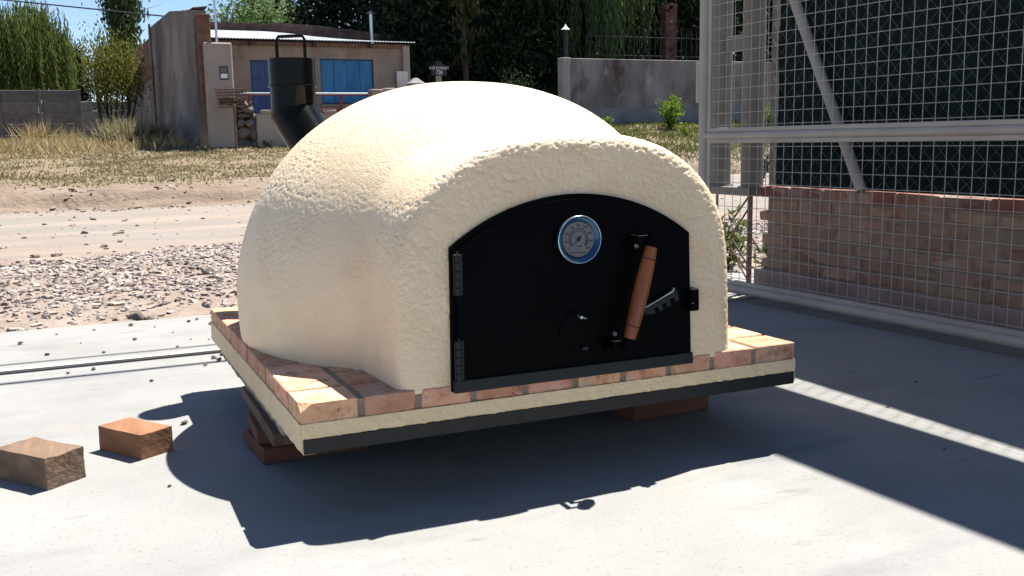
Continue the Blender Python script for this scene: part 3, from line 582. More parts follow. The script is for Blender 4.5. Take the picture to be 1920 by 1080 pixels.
# scrap in the street edge
SC = thing('scrap_heap', (12.2, 13.6, 0.02), 'small heap of dark scrap with shiny white bits near the far road', 'scrap')
for i in range(9):
    m = MB(); P = [(12.2 + random.uniform(-.25, .25), 13.6 + random.uniform(-.2, .2), .05 + random.uniform(0, .5)) for _ in range(3)]; m.tube(P, .018, 6); m.build('bent_rod', IRON, SC)
for i in range(5):
    x, y, z = 12.2 + random.uniform(-.3, .3), 13.5, .12 + random.uniform(0, .5); m = MB(); m.cbox(x - .07, x + .07, y - .02, y + .02, z - .03, z + .03, .01, .006); m.build('white_piece', WHITEP, SC)

# ------------------------------------------------------------------ HOUSE across the street (front at Y = 22.88)
YF = 22.88; gz = 0.80
HO = thing('plaster_house', (5.2, 25.5, gz), 'old tan plaster house with zinc roof and blue shutters across the road', 'house')
def hb(name, x0, x1, y0, y1, z0, z1, mt, par=HO, c=.01, jit=0): b = MB(); b.cbox(x0, x1, y0, y1, z0, z1, c, jit); return b.build(name, mt, par)
# front wall with openings
m = MB()
def wallrect(x0, x1, z0, z1): m.box(x0, x1, YF, YF + .22, z0, z1)
wallrect(2.62, 3.90, gz, 3.36); wallrect(3.902, 4.60, 2.955, 3.358); wallrect(4.602, 5.64, gz, 3.36); wallrect(5.642, 7.03, 3.012, 3.358); wallrect(5.642, 7.03, gz, 1.88); wallrect(7.032, 7.80, gz, 3.36)
m.build('front_wall', PLASTER, HO)
sh = MB(); sh.box(5.64, 7.03, YF + .10, YF + .14, 1.88, 3.012); shut = sh.build('window', BLUE_DK, HO)
for i in range(4):
    x0 = 5.665 + i * .338; b = MB(); b.cbox(x0, x0 + .330, YF + .072, YF + .099, 1.91, 2.985, .006); b.build('shutter_leaf', BLUE, shut)
b = MB(); b.cbox(5.60, 7.07, YF - .05, YF - .002, 1.81, 1.88, .008); b.build('sill', PLASTER, shut)
dr = MB(); dr.box(3.905, 4.60, YF + .10, YF + .14, gz, 2.955); door2 = dr.build('door', BLUE_DK, HO)
for i in range(2):
    for j in range(5):
        b = MB(); b.cbox(3.93 + i * .335, 4.245 + i * .335, YF + .082, YF + .0995, gz + .05 + j * .42, gz + .43 + j * .42, .008); b.build('door_panel', BLUE if j < 2 else BLUE_DK, door2)
hb('corner_pillar', 7.802, 7.98, YF - .12, YF + .25, gz, 3.36, PLASTER_P); hb('mended_patch', 7.60, 7.90, YF - .16, YF - .122, 1.6, 2.72, mat('pale_patch', [(.3, (.50, .47, .44)), (.7, (.60, .57, .54))], scale=4, rough=.9))
hb('beam', 2.6, 8.0, YF - .10, YF - .012, 3.30, 3.40, RUST)
for x in (3.9, 5.45, 6.9): hb('rafter_end', x - .04, x + .04, YF - .30, YF - .103, 3.28, 3.38, BARK)
hb('side_return', 7.70, 7.90, YF + .26, 28.0, gz, 3.3, PLASTER)
# corrugated roof
xs = rng_(2.50, 8.06, .019); V = []; F = []
def roof_z(x, v): return (3.435 + .012 * math.sin(x * 2 * math.pi / .076)) + v * (0.74 - 0.20 * sstep((x - 5) / 3.0))
vs = [0, .25, .5, .75, 1]
for v in vs:
    for x in xs: V.append((x, YF - .34 + v * 5.2, roof_z(x, v)))
nx = len(xs); nn = len(V); V += [(p[0], p[1], p[2] - .004) for p in V]
for j in range(len(vs) - 1):
    for i in range(nx - 1): q = (j * nx + i, j * nx + i + 1, (j + 1) * nx + i + 1, (j + 1) * nx + i); F.append(q); F.append(tuple(nn + k for k in reversed(q)))
for i in range(nx - 1): F.append((i, nn + i, nn + i + 1, i + 1))
m = MB(); m.add(V, F); roof = m.build('roof', ROOF, HO, fix=False)
m = MB(); m.tube([(8.30, 27.2, 3.7), (8.30, 27.2, 4.76)], .055, 12); m.lathe([(.06, 4.70), (.17, 4.72), (.02, 4.82), (.0001, 4.83)], (8.30, 27.2, 0), n=14); m.build('flue_pipe', STEEL, roof, smooth=True)
# back parapet with stepped worn top
m = MB(); tp = [(2.6, 4.40), (3.36, 4.40), (4.6, 4.44), (5.8, 4.46), (6.9, 4.42), (7.9, 4.33), (8.8, 4.24), (9.6, 4.16)]; P = []
for i in range(len(tp) - 1):
    for k in range(6):
        u = k / 6; x = tp[i][0] + (tp[i + 1][0] - tp[i][0]) * u; P.append((x, tp[i][1] + (tp[i + 1][1] - tp[i][1]) * u + .03 * nz3(x, 0, 0, 7)))
P.append(tp[-1]); P = [(2.6, gz)] + P + [(9.6, gz)]
m.prism(P, lambda a, b: (a, 28.0, b), lambda a, b: (a, 28.3, b)); m.build('parapet', PARAPET, HO)
# tall side wall (streaked render), ragged top
SW = MB(); P = [(21.9, gz - .3), (21.9, 3.97)]
for i in range(24):
    y = 21.9 + (33.2 - 21.9) * (i + 1) / 24; z = np.interp(y, [21.9, 26.9, 33.2], [3.97, 4.55, 4.80]) + .035 * nz3(0, y, 0, 3); P.append((y, z))
P += [(33.2, gz - .3)]
SW.prism(P, lambda a, b: (2.50, a, b), lambda a, b: (2.80, a, b)); SW.build('side_wall', STREAK, HO)
hb('wall_buttress', 2.44, 2.499, 33.0, 33.35, gz - .3, 4.9, STREAK); hb('end_brickwork', 2.56, 2.84, 21.62, 21.895, 1.9, 3.85, OLDBRICK, jit=.02)
hb('broken_cap', 2.49, 2.82, 21.88, 22.5, 3.99, 4.05, PARAPET, jit=.02)
bw = MB(); P = [(33.36, gz - .3), (33.36, 4.50), (40, 4.70), (47.4, 4.83), (47.4, gz - .3)]; bw.prism(P, lambda a, b: (2.53, a, b), lambda a, b: (2.75, a, b)); bw.build('rear_wall_render', STREAK, HO)
bk = MB(); P = [(33.37, 3.25), (33.37, 4.52), (40, 4.72), (47.3, 4.85), (47.3, 3.0)]; bk.prism(P, lambda a, b: (2.515, a, b), lambda a, b: (2.528, a, b)); bk.build('rear_wall_brick', OLDBRICK, HO)
# meter pillar + mast
MP = thing('meter_pillar', (2.93, 21.6, gz), 'pale plaster meter pillar with small framed meter and a mast in front of the house', 'pillar')
m = MB(); m.cbox(2.635, 3.265, 21.45, 21.62, gz - .1, 3.215, .03); m.build('pillar_body', PLASTER_P, MP)
m = MB(); m.cbox(2.955, 3.145, 21.425, 21.449, 2.38, 2.68, .006); mb_ = m.build('meter_box', IRON, MP)
m = MB(); m.cbox(2.975, 3.125, 21.418, 21.4245, 2.41, 2.51, .002); m.build('meter_plate', WHITEP, mb_)
m = MB(); m.cbox(2.975, 3.125, 21.4205, 21.4245, 2.525, 2.655, .002); m.build('meter_glass', flat('meter_glass', (.12, .10, .10), rough=.2), mb_)
m = MB(); m.tube([(2.95, 21.56, 3.2), (2.93, 21.56, 6.2)], .03, 10); m.build('mast', STEEL, MP, smooth=True)
# stones, low wall, railing, pillars
SP = thing('stone_pile_wall', (3.5, 21.6, gz), 'short dry stone wall of dark piled rocks beside the meter pillar', 'stone wall')
sr = random.Random(4); y_ = 21.6; z = gz - .02
for rowz, items in ((0.80, [(3.42, .16, .13), (3.64, .10, .10)]), (1.03, [(3.45, .17, .16), (3.65, .09, .12)]), (1.30, [(3.38, .12, .10), (3.58, .14, .10)]), (1.46, [(3.46, .20, .07), (3.68, .08, .08)]), (1.60, [(3.38, .12, .06), (3.58, .16, .08)]), (1.72, [(3.36, .11, .08), (3.52, .06, .09), (3.63, .06, .09)])):
    for (x, rx, rz) in items:
        m = MB(); m.hull([(x + rx * 1.15 * d.x, y_ + .16 * d.y, rowz + .1 + rz * 1.15 * d.z) for d in (Vector((sr.gauss(0, 1), sr.gauss(0, 1), sr.gauss(0, 1))).normalized() for _ in range(16))]); m.build('stone', mat('wall_stone', [(.3, (.085, .07, .063)), (.7, (.19, .155, .135))], scale=6, rough=.95, bump=.5, bscale=20, rnd='object', rnd_amt=.35), SP)
m = MB(); m.cbox(3.33, 3.70, 21.72, 21.80, gz, 1.78, .02); m.build('backing', BARK, SP)
LW = thing('low_wall', (5.2, 21.6, gz), 'low grey plaster garden wall with loose capstones and red railing', 'wall')
m = MB(); m.cbox(3.735, 6.7, 21.5, 21.68, gz - .15, 1.61, .02, .005); m.build('wall_body', PLASTER_P, LW)
for x in (4.02, 4.75, 5.5): m = MB(); m.cbox(x - .16, x + .16, 21.48, 21.70, 1.611, 1.70, .02, .008); m.build('capstone', PLASTER_P, LW)
m = MB(); m.cbox(3.40, 6.62, 21.58, 21.62, 2.06, 2.10, .004); rail = m.build('top_rail', RAILTOP, LW)
m = MB(); m.cbox(3.42, 6.62, 21.585, 21.615, 2.03, 2.058, .003); m.build('red_rail', REDPAINT, LW)
for x in (5.80, 6.60, 3.62): m = MB(); m.cbox(x - .03, x + .03, 21.57, 21.63, 1.2, 2.03, .004); m.build('rail_post', REDPAINT, LW)
m = MB(); m.cbox(5.3, 6.6, 21.59, 21.61, 1.62, 1.72, .003); m.build('red_panel', REDPAINT, LW)
for x in (6.50, 6.84): m = MB(); m.cbox(x - .0, x + .30, 21.35, 21.66, gz - .1, 2.18 + (x - 6.5) * .1, .02, .006); m.build('brick_pillar', PLASTER, LW)
GC = thing('gate_pillar', (8.02, 22.5, gz), 'grey gate pillar with pyramid cap at the house corner', 'pillar')
m = MB(); m.cbox(7.84, 8.12, 22.2, 22.5, gz, 2.33, .01); m.build('shaft', PLASTER_P, GC)
m = MB(); m.hull([(7.79, 22.15, 2.332), (8.17, 22.15, 2.332), (8.17, 22.55, 2.332), (7.79, 22.55, 2.332), (7.79, 22.15, 2.38), (8.17, 22.15, 2.38), (8.17, 22.55, 2.38), (7.79, 22.55, 2.38), (7.94, 22.3, 2.52), (8.02, 22.3, 2.52), (8.02, 22.4, 2.52), (7.94, 22.4, 2.52)]); m.build('cap', PANELL, GC)
# rubbish basket on a post
RB = thing('rubbish_basket', (3.16, 21.0, .78), 'rusty iron slat rubbish basket on a thin post by the meter pillar', 'basket')
m = MB(); m.tube([(3.16, 21.0, .72), (3.16, 21.0, 1.78)], .022, 8); m.build('post', RUST, RB)
for k in range(7):
    z = 1.74 + k * .065; hw = .26 + .012 * k; m = MB(); P = [(3.10 - hw, 20.86, z), (3.10 + hw, 20.86, z + .02), (3.10 + hw, 21.18, z + .02), (3.10 - hw, 21.18, z)]
    m.tube(P + [P[0]], .011, 5); m.build('hoop', RUST, RB)
for k in range(8):
    u = k / 7; m = MB(); m.tube([(3.10 - .26 + .52 * u, 20.86, 1.74), (3.10 - .33 + .66 * u, 20.86, 2.15)], .008, 5); m.build('bar', RUST, RB)
for k in range(5): m = MB(); x = 2.9 + k * .1; m.cbox(x - .06, x + .06, 20.9, 21.12, 1.76 + random.uniform(0, .1), 1.86 + random.uniform(0, .12), .015, .02); m.build('branch_bundle', BARK, RB)
# name board on a post
SG = thing('name_sign', (9.24, 24.0, gz), 'dark name and number board with white lettering on a grey post', 'sign')
m = MB(); m.cbox(9.16, 9.32, 24.03, 24.09, gz, 2.72, .01); m.build('post', PANELL, SG)
m = MB(); P = [(9.02, 2.70), (9.47, 2.70), (9.47, 2.98), (9.36, 3.00), (9.30, 3.10), (9.18, 3.10), (9.12, 3.00), (9.02, 2.98)]; m.prism(P, lambda a, b: (a, 23.99, b), lambda a, b: (a, 24.02, b)); m.build('board', IRON, SG)
for t, sz, zz_ in (('LUIS DONNAT', .088, 2.905), ('728', .125, 2.785)):
    V, F = font_mesh(t, sz); m = MB(); m.add([(9.245 + v.x, 23.985 - v.z, zz_ + v.y * 1.25) for v in V], F); m.build('lettering', WHITEP, SG, fix=False)
# boundary wall to the right
RW = thing('grey_wall', (18, 22.95, 1.1), 'stained grey rendered boundary wall in shade across the road', 'wall')
m = MB(); m.cbox(12.62, 40, YF, YF + .25, .6, 3.15, .015, .0); m.build('wall_body', GREYWALL, RW)
m = MB(); m.cbox(12.52, 12.75, YF - .05, YF + .30, .6, 3.165, .015); m.build('end_pier', PANELL, RW)
m = MB(); m.cbox(12.76, 40, YF - .015, YF - .002, .6, 1.75, .008); m.build('bluish_plinth', mat('bluish_plinth', [(.3, (.13, .13, .14)), (.7, (.24, .24, .255))], scale=1.3, stretch=(1.2, 1, .6), rough=.95, bump=.3, bscale=10), RW)  # bluish grey face over the lower part of the wall
RL = thing('iron_railing', (16.8, 25, 3.3), 'dark spiked iron railing above the grey boundary wall', 'railing')
for k in range(22):
    x = 14.6 + k * .195; m = MB(); z1 = 4.30 if k % 2 else 4.16; m.tube([(x, 25, 2.2), (x, 25, z1)], .014, 5); m.lathe([(.022, z1), (.0001, z1 + .08)], (x, 25, 0), n=5); m.build('railing_bar', IRON, RL)
for z in (4.02, 3.45): m = MB(); m.cbox(14.5, 18.9, 24.985, 25.015, z - .015, z + .015, .002); m.build('railing_rail', IRON, RL)
LP = thing('lamp_post', (12.95, 23.5, 1.1), 'dark green lamp post with white conical cap behind the wall end', 'lamp post')
m = MB(); m.tube([(12.95, 23.5, 1.0), (12.95, 23.5, 4.0)], .07, 12); m.build('pole', flat('dark_green_paint', (.006, .012, .011), rough=.5), LP, smooth=True)
m = MB(); m.lathe([(.0001, 4.0), (.13, 4.0), (.05, 4.07), (.02, 4.13), (.0001, 4.16)], (12.95, 23.5, 0), n=14); m.build('cap', WHITEP, LP, smooth=True)
BP = thing('brick_pier', (18.7, 27, 1.3), 'reddish brick pier among the trees behind the railing', 'pier')
m = MB(); m.cbox(18.50, 18.98, 26.8, 27.2, 1.2, 5.4, .02); m.build('shaft', OLDBRICK, BP)
m = MB(); m.cbox(18.46, 19.02, 26.76, 27.24, 4.45, 4.52, .02); m.build('ledge', OLDBRICK, BP)
# concrete panel fences on the left
PF = thing('panel_fence', (-3, 42, 1.0), 'dark weathered concrete panel fence behind the dry grass', 'fence')
bay = 1.46
for b_ in range(8):
    x1 = 0.316 - b_ * bay; m = MB(); m.cbox(x1 - .06, x1 + .06, 41.92, 42.08, .8, 3.24, .01); m.build('fence_post', PANELC, PF)
    for k in range(5):
        m = MB(); m.cbox(x1 - bay + .065, x1 - .065, 41.97, 42.03, .98 + k * .445, 1.415 + k * .445, .012, .004); m.build('panel', PANELC, PF)
PF2 = thing('pale_panel_fence', (1.2, 46, 1.0), 'paler lower concrete panel fence partly hidden by the shrub', 'fence')
for k in range(5): m = MB(); m.cbox(.35, 2.4, 45.97, 46.03, .9 + k * .405, 1.295 + k * .405, .012, .004); m.build('panel', PANELL, PF2)
m = MB(); m.cbox(.30, .349, 45.9, 46.1, .9, 2.95, .01); m.build('fence_post', PANELL, PF2)
# cables
def cable(name, a, b, sag, r, label):
    a, b = Vector(a), Vector(b); P = []
    for i in range(25): u = i / 24; p = a.lerp(b, u); p.z -= sag * 4 * u * (1 - u); P.append(p)
    m = MB(); m.tube(P, r, 6); tag(m.build(name, CABLE, org=tuple(a)), label, 'cable')
cable('power_cable', (-22, 58, 10.1), (2.62, 29.6, 4.74), .0, .022, 'thin dark power cable crossing the blue sky to the house')
cable('power_cable', (-20, 62, 5.35), (3.0, 62, 5.75), .05, .02, 'faint dark cable low in the sky behind the shrub')
for k, (ys_, r, lb) in enumerate(((2.325, .011, 'thinner overhead cable shading the concrete beyond the gate track'), (1.955, .017, 'thicker overhead cable shading the concrete before the gate track'))):
    h = 3.4; cable('overhead_cable', (-12, ys_ + .2271 * h, h), (14, ys_ + .2271 * h, h), .0, r, lb)

# ------------------------------------------------------------------ stones, pebbles
tpl = []
for k in range(14):
    r0 = random.Random(50 + k); b = MB(); b.hull([(d.x * r0.uniform(.85, 1.1), d.y * r0.uniform(.7, 1.0), d.z * .5) for d in (Vector((r0.gauss(0, 1), r0.gauss(0, 1), r0.gauss(0, 1))).normalized() for _ in range(11))])
    tpl.append((np.array(b.v), b.f))
V = []; F = []; nv = 0
for i in range(27000):
    x = random.uniform(-5, 6); y = 3.12 + 3.9 * random.random() ** .9
    dens = 0.55 + 0.45 * sstep((y - 3.3) / .7); edge = 6.55 + .12 * x + .5 * nz3(x, 0, 0, .9)
    if random.random() > dens or y > edge + random.gauss(0, .15): continue
    s_ = 0.009 + 0.025 * random.random() ** 2.4
    t, f_ = tpl[i % 14]; a = random.random() * 6.283; ca, sa = math.cos(a), math.sin(a); ti = random.gauss(0, .16)
    P = t * s_; P = np.stack([P[:, 0] * ca - P[:, 1] * sa, P[:, 0] * sa + P[:, 1] * ca, P[:, 2] + P[:, 0] * ti], 1) + np.array([x, y, grav_h(x, y) + s_ * .2])
    V.append(P); F += [tuple(j + nv for j in f) for f in f_]; nv += len(P)
tag(npmesh('gravel_stones', np.concatenate(V), F, STONE), 'loose pale gravel stones covering the strip beyond the concrete', 'gravel', kind='stuff')
V = []; F = []; nv = 0
for i in range(5200):
    x = random.uniform(-5, 8); y = random.uniform(6.6, 16.2)
    pr_ = .9 if 11.8 < y < 15 else .22
    if random.random() > pr_: continue
    z = max(road_h(x, y) if y < 13 else -1, bank_h(x, y) if y > 11.6 else -1, verge_h(x, y) if y > 12.4 else -1)
    s_ = 0.010 + 0.05 * random.random() ** 4; t, f_ = tpl[i % 14]; a = random.random() * 6.283; ca, sa = math.cos(a), math.sin(a)
    P = t * s_; P = np.stack([P[:, 0] * ca - P[:, 1] * sa, P[:, 0] * sa + P[:, 1] * ca, P[:, 2]], 1) + np.array([x, y, z + s_ * .1])
    V.append(P); F += [tuple(j + nv for j in f) for f in f_]; nv += len(P)
tag(npmesh('road_clods', np.concatenate(V), F, mat('clod', [(0.3, (0.16, 0.11, 0.08)), (0.7, (0.32, 0.26, 0.21))], scale=5, rough=1, rnd='island', rnd_amt=.4)), 'small stones and dirt clods strewn along the road and bank', 'clods', kind='stuff')
def rock(x, y, s_, mt, label, cat, group=None, name='rock', flatn=.6):
    b = MB(); z = 0 if y < 3.15 else (grav_h(x, y) if y < 6.6 else max(road_h(x, y), verge_h(x, y) if y > 13.2 else -1))
    b.hull([(x + d.x * s_, y + d.y * s_ * .8, z + max(0.0005 - z if y < 3.15 else -9, d.z * s_ * flatn + s_ * flatn * .8)) for d in (Vector((random.gauss(0, 1), random.gauss(0, 1), random.gauss(0, 1))).normalized() for _ in range(14))]); return tag(b.build(name, mt, org=(x, y, z)), label, cat, group)
rock(-.16, 3.24, .052, PEBBLE, 'dark brown rock at the gravel edge by the concrete', 'rock'); rock(-.95, 3.75, .055, STONE, 'large pale rock in the gravel at far left', 'rock')
rock(1.0, 4.3, .05, PEBBLE, 'dark rock in the gravel close behind the oven', 'rock'); rock(1.02, 14.0, .10, STONE, 'pale flat rock on the bank across the road', 'rock', flatn=.35); rock(.4, 4.9, .05, STONE, 'medium pale rock in the middle of the gravel', 'rock')
PB = [(-.55, 2.95), (-.38, 2.98), (-.22, 3.02), (-.10, 2.92), (.05, 2.98), (.12, 3.03), (.2, 3.05), (.16, 2.85), (-.02, 2.72), (-.22, 2.62), (-.45, 2.66), (-.6, 2.45), (.02, 2.50), (.10, 2.45), (-.05, 2.35), (-.35, 2.38), (.06, 2.02), (.09, 1.97), (.0, 1.9), (-.5, 2.02), (-.42, 2.04), (.12, 2.07), (-.2, 1.72), (.3, 2.9), (-.7, 2.78), (-.25, .45), (.25, -.75), (2.1, .9), (2.3, .35), (1.95, .15), (1.75, -.25), (-.3, 1.15), (-.15, 1.05)]
for i, (x, y) in enumerate(PB): rock(x + random.uniform(-.02, .02), y, random.choice([.006, .008, .009, .012, .014]), PEBBLE, 'small dark pebble lying on the pale concrete', 'pebble', 'pebbles scattered on the concrete', 'pebble')

# ------------------------------------------------------------------ vegetation
def leaves(name, C, D, Ln, Wd, mt, parent=None, kind=None, label=None, cat=None):
    C = np.asarray(C, float); D = np.asarray(D, float); D /= np.linalg.norm(D, axis=1, keepdims=True) + 1e-9; n = len(C)
    R = rng.normal(size=(n, 3)); S_ = np.cross(D, R); S_ /= np.linalg.norm(S_, axis=1, keepdims=True) + 1e-9
    Ln = (np.ones(n) * Ln)[:, None]; Wd = (np.ones(n) * Wd)[:, None]; U = np.cross(D, S_)
    V = np.stack([C, C + D * Ln * .45 + S_ * Wd * .5 + U * Ln * .06, C + D * Ln, C + D * Ln * .45 - S_ * Wd * .5 + U * Ln * .06], 1).reshape(-1, 3)
    F = (np.arange(n)[:, None] * 4 + np.arange(4)[None]); o = npmesh(name, V, F, mt, parent)
    if kind: o['kind'] = kind
    if label: tag(o, label, cat)
    return o
def rand_dir(n): d = rng.normal(size=(n, 3)); return d / np.linalg.norm(d, axis=1, keepdims=True)
def limb(b, p, d, ln, r, lev, tips, curl=.35):
    P = [p.copy()]; R = [r]; n = 5 if lev < 2 else 8
    for i in range(n):
        d = (d + Vector((random.gauss(0, 1), random.gauss(0, 1), random.gauss(0, .6))) * curl * .3).normalized(); p = p + d * ln / n; P.append(p.copy()); R.append(r * (1 - .75 * (i + 1) / n))
        if lev > 0 and i >= (1 if lev < 2 else 3):
            q = (d + Vector((random.gauss(0, 1), random.gauss(0, 1), random.gauss(0.2, .5))) * .75).normalized(); limb(b, p, q, ln * (.32 if lev == 2 else .5), R[-1] * .5, lev - 1, tips, curl)
    b.tube(P, R, 6); tips.append(p.copy())
def tree(name, x, y, label, h, rx, rz, zc, n, leaf, lm, style='round', trunk_r=.18, clumps=60, group=None, droop=0.0, gapp=.0, seed=0, cat='tree'):
    random.seed(seed); z0 = hgt(x, y) - .12; T = thing(name, (x, y, z0), label, cat, group); b = MB(); tips = []
    limb(b, Vector((x, y, z0)), Vector((0, 0, 1)), h, trunk_r, 2, tips, .05 if style in ('cone', 'column') else .25); b.build('trunk', BARK, T, smooth=True)
    C = []; D = []
    for k in range(clumps):
        d = rand_dir(1)[0]; rad_ = rng.random() ** .45; c = np.array([x + d[0] * rx * rad_, y + d[1] * rx * rad_, zc + d[2] * rz * rad_])
        if style == 'cone':
            u = rng.random() ** 1.3; rr = rx * (1 - u) ** .75 * (0.35 + .65 * rng.random()) ; a = rng.random() * 6.283; c = np.array([x + rr * math.cos(a), y + rr * math.sin(a), zc - rz + 2 * rz * u]); d = np.array([math.cos(a), math.sin(a), 0])
        if style == 'willow': d[2] = abs(d[2]); q_ = rng.uniform(.7, 1.0); c = np.array([x + d[0] * rx * q_, y + d[1] * rx * q_, zc + d[2] * rz * q_])
        m_ = max(3, int(n / clumps * rng.uniform(.4, 1.6))); sc = rx * (.30 if style != 'cone' else .26) * rng.uniform(.6, 1.3)
        if style == 'willow':
            for s in range(max(2, m_ // 26)):
                p = c + rng.normal(size=3) * sc * .6; ln = rng.uniform(1.5, 4.2); k2 = 24; t = np.linspace(0, 1, k2); sway = rng.normal(size=2) * .12
                pp = np.stack([p[0] + sway[0] * t + rng.normal(size=k2) * .03, p[1] + sway[1] * t + rng.normal(size=k2) * .03, p[2] - ln * t], 1); C.append(pp); dd = rng.normal(size=(k2, 3)) * .22; dd[:, 2] -= 1; D.append(dd)
        else:
            off = rng.normal(size=(m_, 3)) * sc * np.array([1, 1, .7 if style != 'cone' else .9]); C.append(c + off); dd = rand_dir(m_) + 0.7 * d; dd[:, 2] += (-droop if droop else .15)
            if style in ('column', 'spray'): dd = rand_dir(m_) * .7; dd[:, 2] += 1.2
            if style == 'spray': off[:, 2] *= 2.2; off[:, :2] *= .6; C[-1] = c + off
            D.append(dd)
    C = np.concatenate(C); D = np.concatenate(D); sz = leaf * rng.uniform(.6, 1.4, len(C))
    leaves('crown', C, D, sz * (1.5 if style == 'willow' else 1), sz * (.26 if style == 'willow' else .42), lm, T); return T
tree('willow_tree', -1.7, 52, 'weeping willow with hanging green strands behind the panel fence', 4.6, 1.95, 2.4, 5.6, 30000, .20, L_WILLOW, 'willow', .25, 110, seed=1)
tree('willow_tree', -4.6, 54, 'second weeping willow at the far left edge behind the fence', 4.4, 2.2, 2.3, 5.0, 20000, .20, L_WILLOW, 'willow', .25, 80, seed=2)
tree('cedar_tree', 0.35, 60, 'small dark conifer between the willow and the yellow shrub', 4.0, 1.2, 1.9, 4.4, 6000, .22, L_DARK, 'cone', .15, 80, seed=3)
tree('poplar_tree', 3.35, 60, 'tall narrow poplar rising behind the old side wall', 12, .85, 5.0, 8.6, 9000, .26, L_POPLAR, 'column', .2, 120, seed=4)
tree('shrub', 1.1, 31, 'yellow green shrub with dark stems against the house side wall', 2.2, .88, .85, 3.15, 8000, .10, L_SHRUB, 'spray', .06, 60, seed=5, cat='shrub')
SHR = bpy.data.objects['shrub']
for k in range(9):
    xx = .75 + k * .11 + random.uniform(-.04, .04); m = MB(); m.tube([(xx, 31 + random.uniform(-.2, .2), .95), (xx + random.uniform(-.12, .05), 31, 1.7), (1.1 + (xx - 1.1) * 1.5, 31, 2.9)], [.05, .04, .015], 7); m.build('stem', BARK, SHR)
tree('pepper_tree', 8.4, 48, 'light green feathery tree rising behind the house roof', 6.0, 1.6, 1.6, 6.9, 7000, .2, L_MID, 'round', .2, 70, seed=6, droop=.8)
tree('pepper_tree', 10.2, 50, 'darker green tree touching the roofline beside the cypress row', 6.5, 1.5, 2.2, 7.3, 7000, .2, L_POPLAR, 'round', .2, 70, seed=16, droop=.8)
cyp = [(8.9, 33.0, 2.0, 'cypress behind the house left of the roof flue'), (10.9, 32.5, 2.2, 'cypress behind the house right of the roof flue'), (12.6, 31, 1.9, 'cypress just right of the house parapet'), (10.1, 28.3, 1.5, 'cypress directly behind the name sign'), (11.9, 27.6, 1.5, 'cypress right of the name sign'), (13.5, 27.2, 1.6, 'cypress in the middle of the dark row'), (15.0, 28.4, 1.9, 'cypress behind the lamp post'), (16.6, 31.5, 2.4, 'cypress far behind the iron railing'), (13.9, 34.0, 2.6, 'cypress at the back of the dark row'), (11.3, 30.2, 1.9, 'cypress filling the gap behind the name sign'), (18.6, 33.0, 2.4, 'cypress far behind the brick pier')]
for i, (x, y, r, lb) in enumerate(cyp):
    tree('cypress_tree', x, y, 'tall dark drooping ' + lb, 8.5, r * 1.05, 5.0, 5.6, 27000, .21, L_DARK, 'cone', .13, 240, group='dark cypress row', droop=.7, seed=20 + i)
tree('cypress_tree', 10.75, 25.6, 'slim cypress above the oven dome, leaves coloured lighter as if sunlit', 9, .42, 3.2, 5.6, 3500, .17, L_DARK_SUNLIT, 'column', .1, 70, seed=40, droop=.6)
tree('pepper_tree', 17.2, 28.5, 'light green hanging pepper tree behind the railing', 7, 1.6, 2.6, 6.2, 12000, .2, L_MID, 'willow', .2, 70, seed=41)
tree('pepper_tree', 15.2, 26.6, 'dull green hanging tree behind the grey wall left end', 6.5, 1.4, 2.4, 6.0, 9000, .2, L_POPLAR, 'willow', .2, 60, seed=42)
tree('dark_tree', 20.6, 28.5, 'dark leafy tree right of the brick pier', 7, 2.3, 3.2, 5.6, 15000, .24, L_DARK, 'round', .25, 120, seed=43)
tree('dark_tree', 24.5, 29, 'dark leafy tree glimpsed between the taupe posts', 7, 2.4, 3.2, 5.4, 12000, .24, L_DARK, 'round', .25, 120, seed=44)
tree('dark_tree', 22.5, 34, 'tall dark tree at the back right', 9, 3.2, 4.2, 7.0, 14000, .3, L_DARK, 'round', .25, 120, seed=45)
def bush(x, y, h, r, n, mt, label, leaf=.09, group=None, seed=0):
    random.seed(seed); z0 = verge_h(x, y) if y < 24 else hgt(x, y); T = thing('leafy_bush', (x, y, z0), label, 'bush', group); b = MB()
    C = []; D = []
    for k in range(10):
        a = random.uniform(0, 6.283); q = random.uniform(.1, r); top = Vector((x + q * math.cos(a), y + q * math.sin(a), z0 + h * random.uniform(.7, 1.05))); b.tube([(x + random.gauss(0, .03), y + random.gauss(0, .03), z0), top], [.012, .004], 5)
        m_ = n // 10; t = rng.random(m_) ** .7; P = np.array([x, y, z0])[None] * (1 - t[:, None]) + np.array(top)[None] * t[:, None] + rng.normal(size=(m_, 3)) * r * .22; C.append(P); dd = rand_dir(m_); dd[:, 2] += .8; D.append(dd)
    b.build('stem', BARK, T); C = np.concatenate(C); leaves('foliage', C, np.concatenate(D), leaf * rng.uniform(.6, 1.3, len(C)), leaf * .4, mt, T)
bush(15.25, 21.6, .78, .36, 700, L_BRIGHT, 'bright green leafy bush standing in front of the grey wall', .12, seed=1)
bush(16.7, 21.5, .35, .3, 250, L_BRIGHT, 'low bright green plant right of the big bush near the gate', .12, seed=2)
bush(13.5, 22.2, .25, .2, 120, L_BRIGHT, 'small bright seedling at the left foot of the grey wall', .09, seed=3)
bush(15.0, 20.4, .28, .2, 120, L_BRIGHT, 'small bright plant in the grass before the big bush', .09, seed=4)
bush(19.0, 22.0, .45, .4, 250, L_BRIGHT, 'leafy plant by the wall seen between the taupe posts', .12, seed=5)
bush(3.7, 2.72, .34, .22, 500, L_GREEN, 'grassy green weed growing behind the lattice stand', .07, seed=6)
bush(3.55, 3.2, .38, .25, 500, L_GREEN, 'taller green weed at the far side of the lattice stand', .07, seed=7)
bush(3.95, 23.3 - 1.9, .2, .12, 50, L_GREEN, 'tiny weed at the foot of the low garden wall', .06, seed=8)
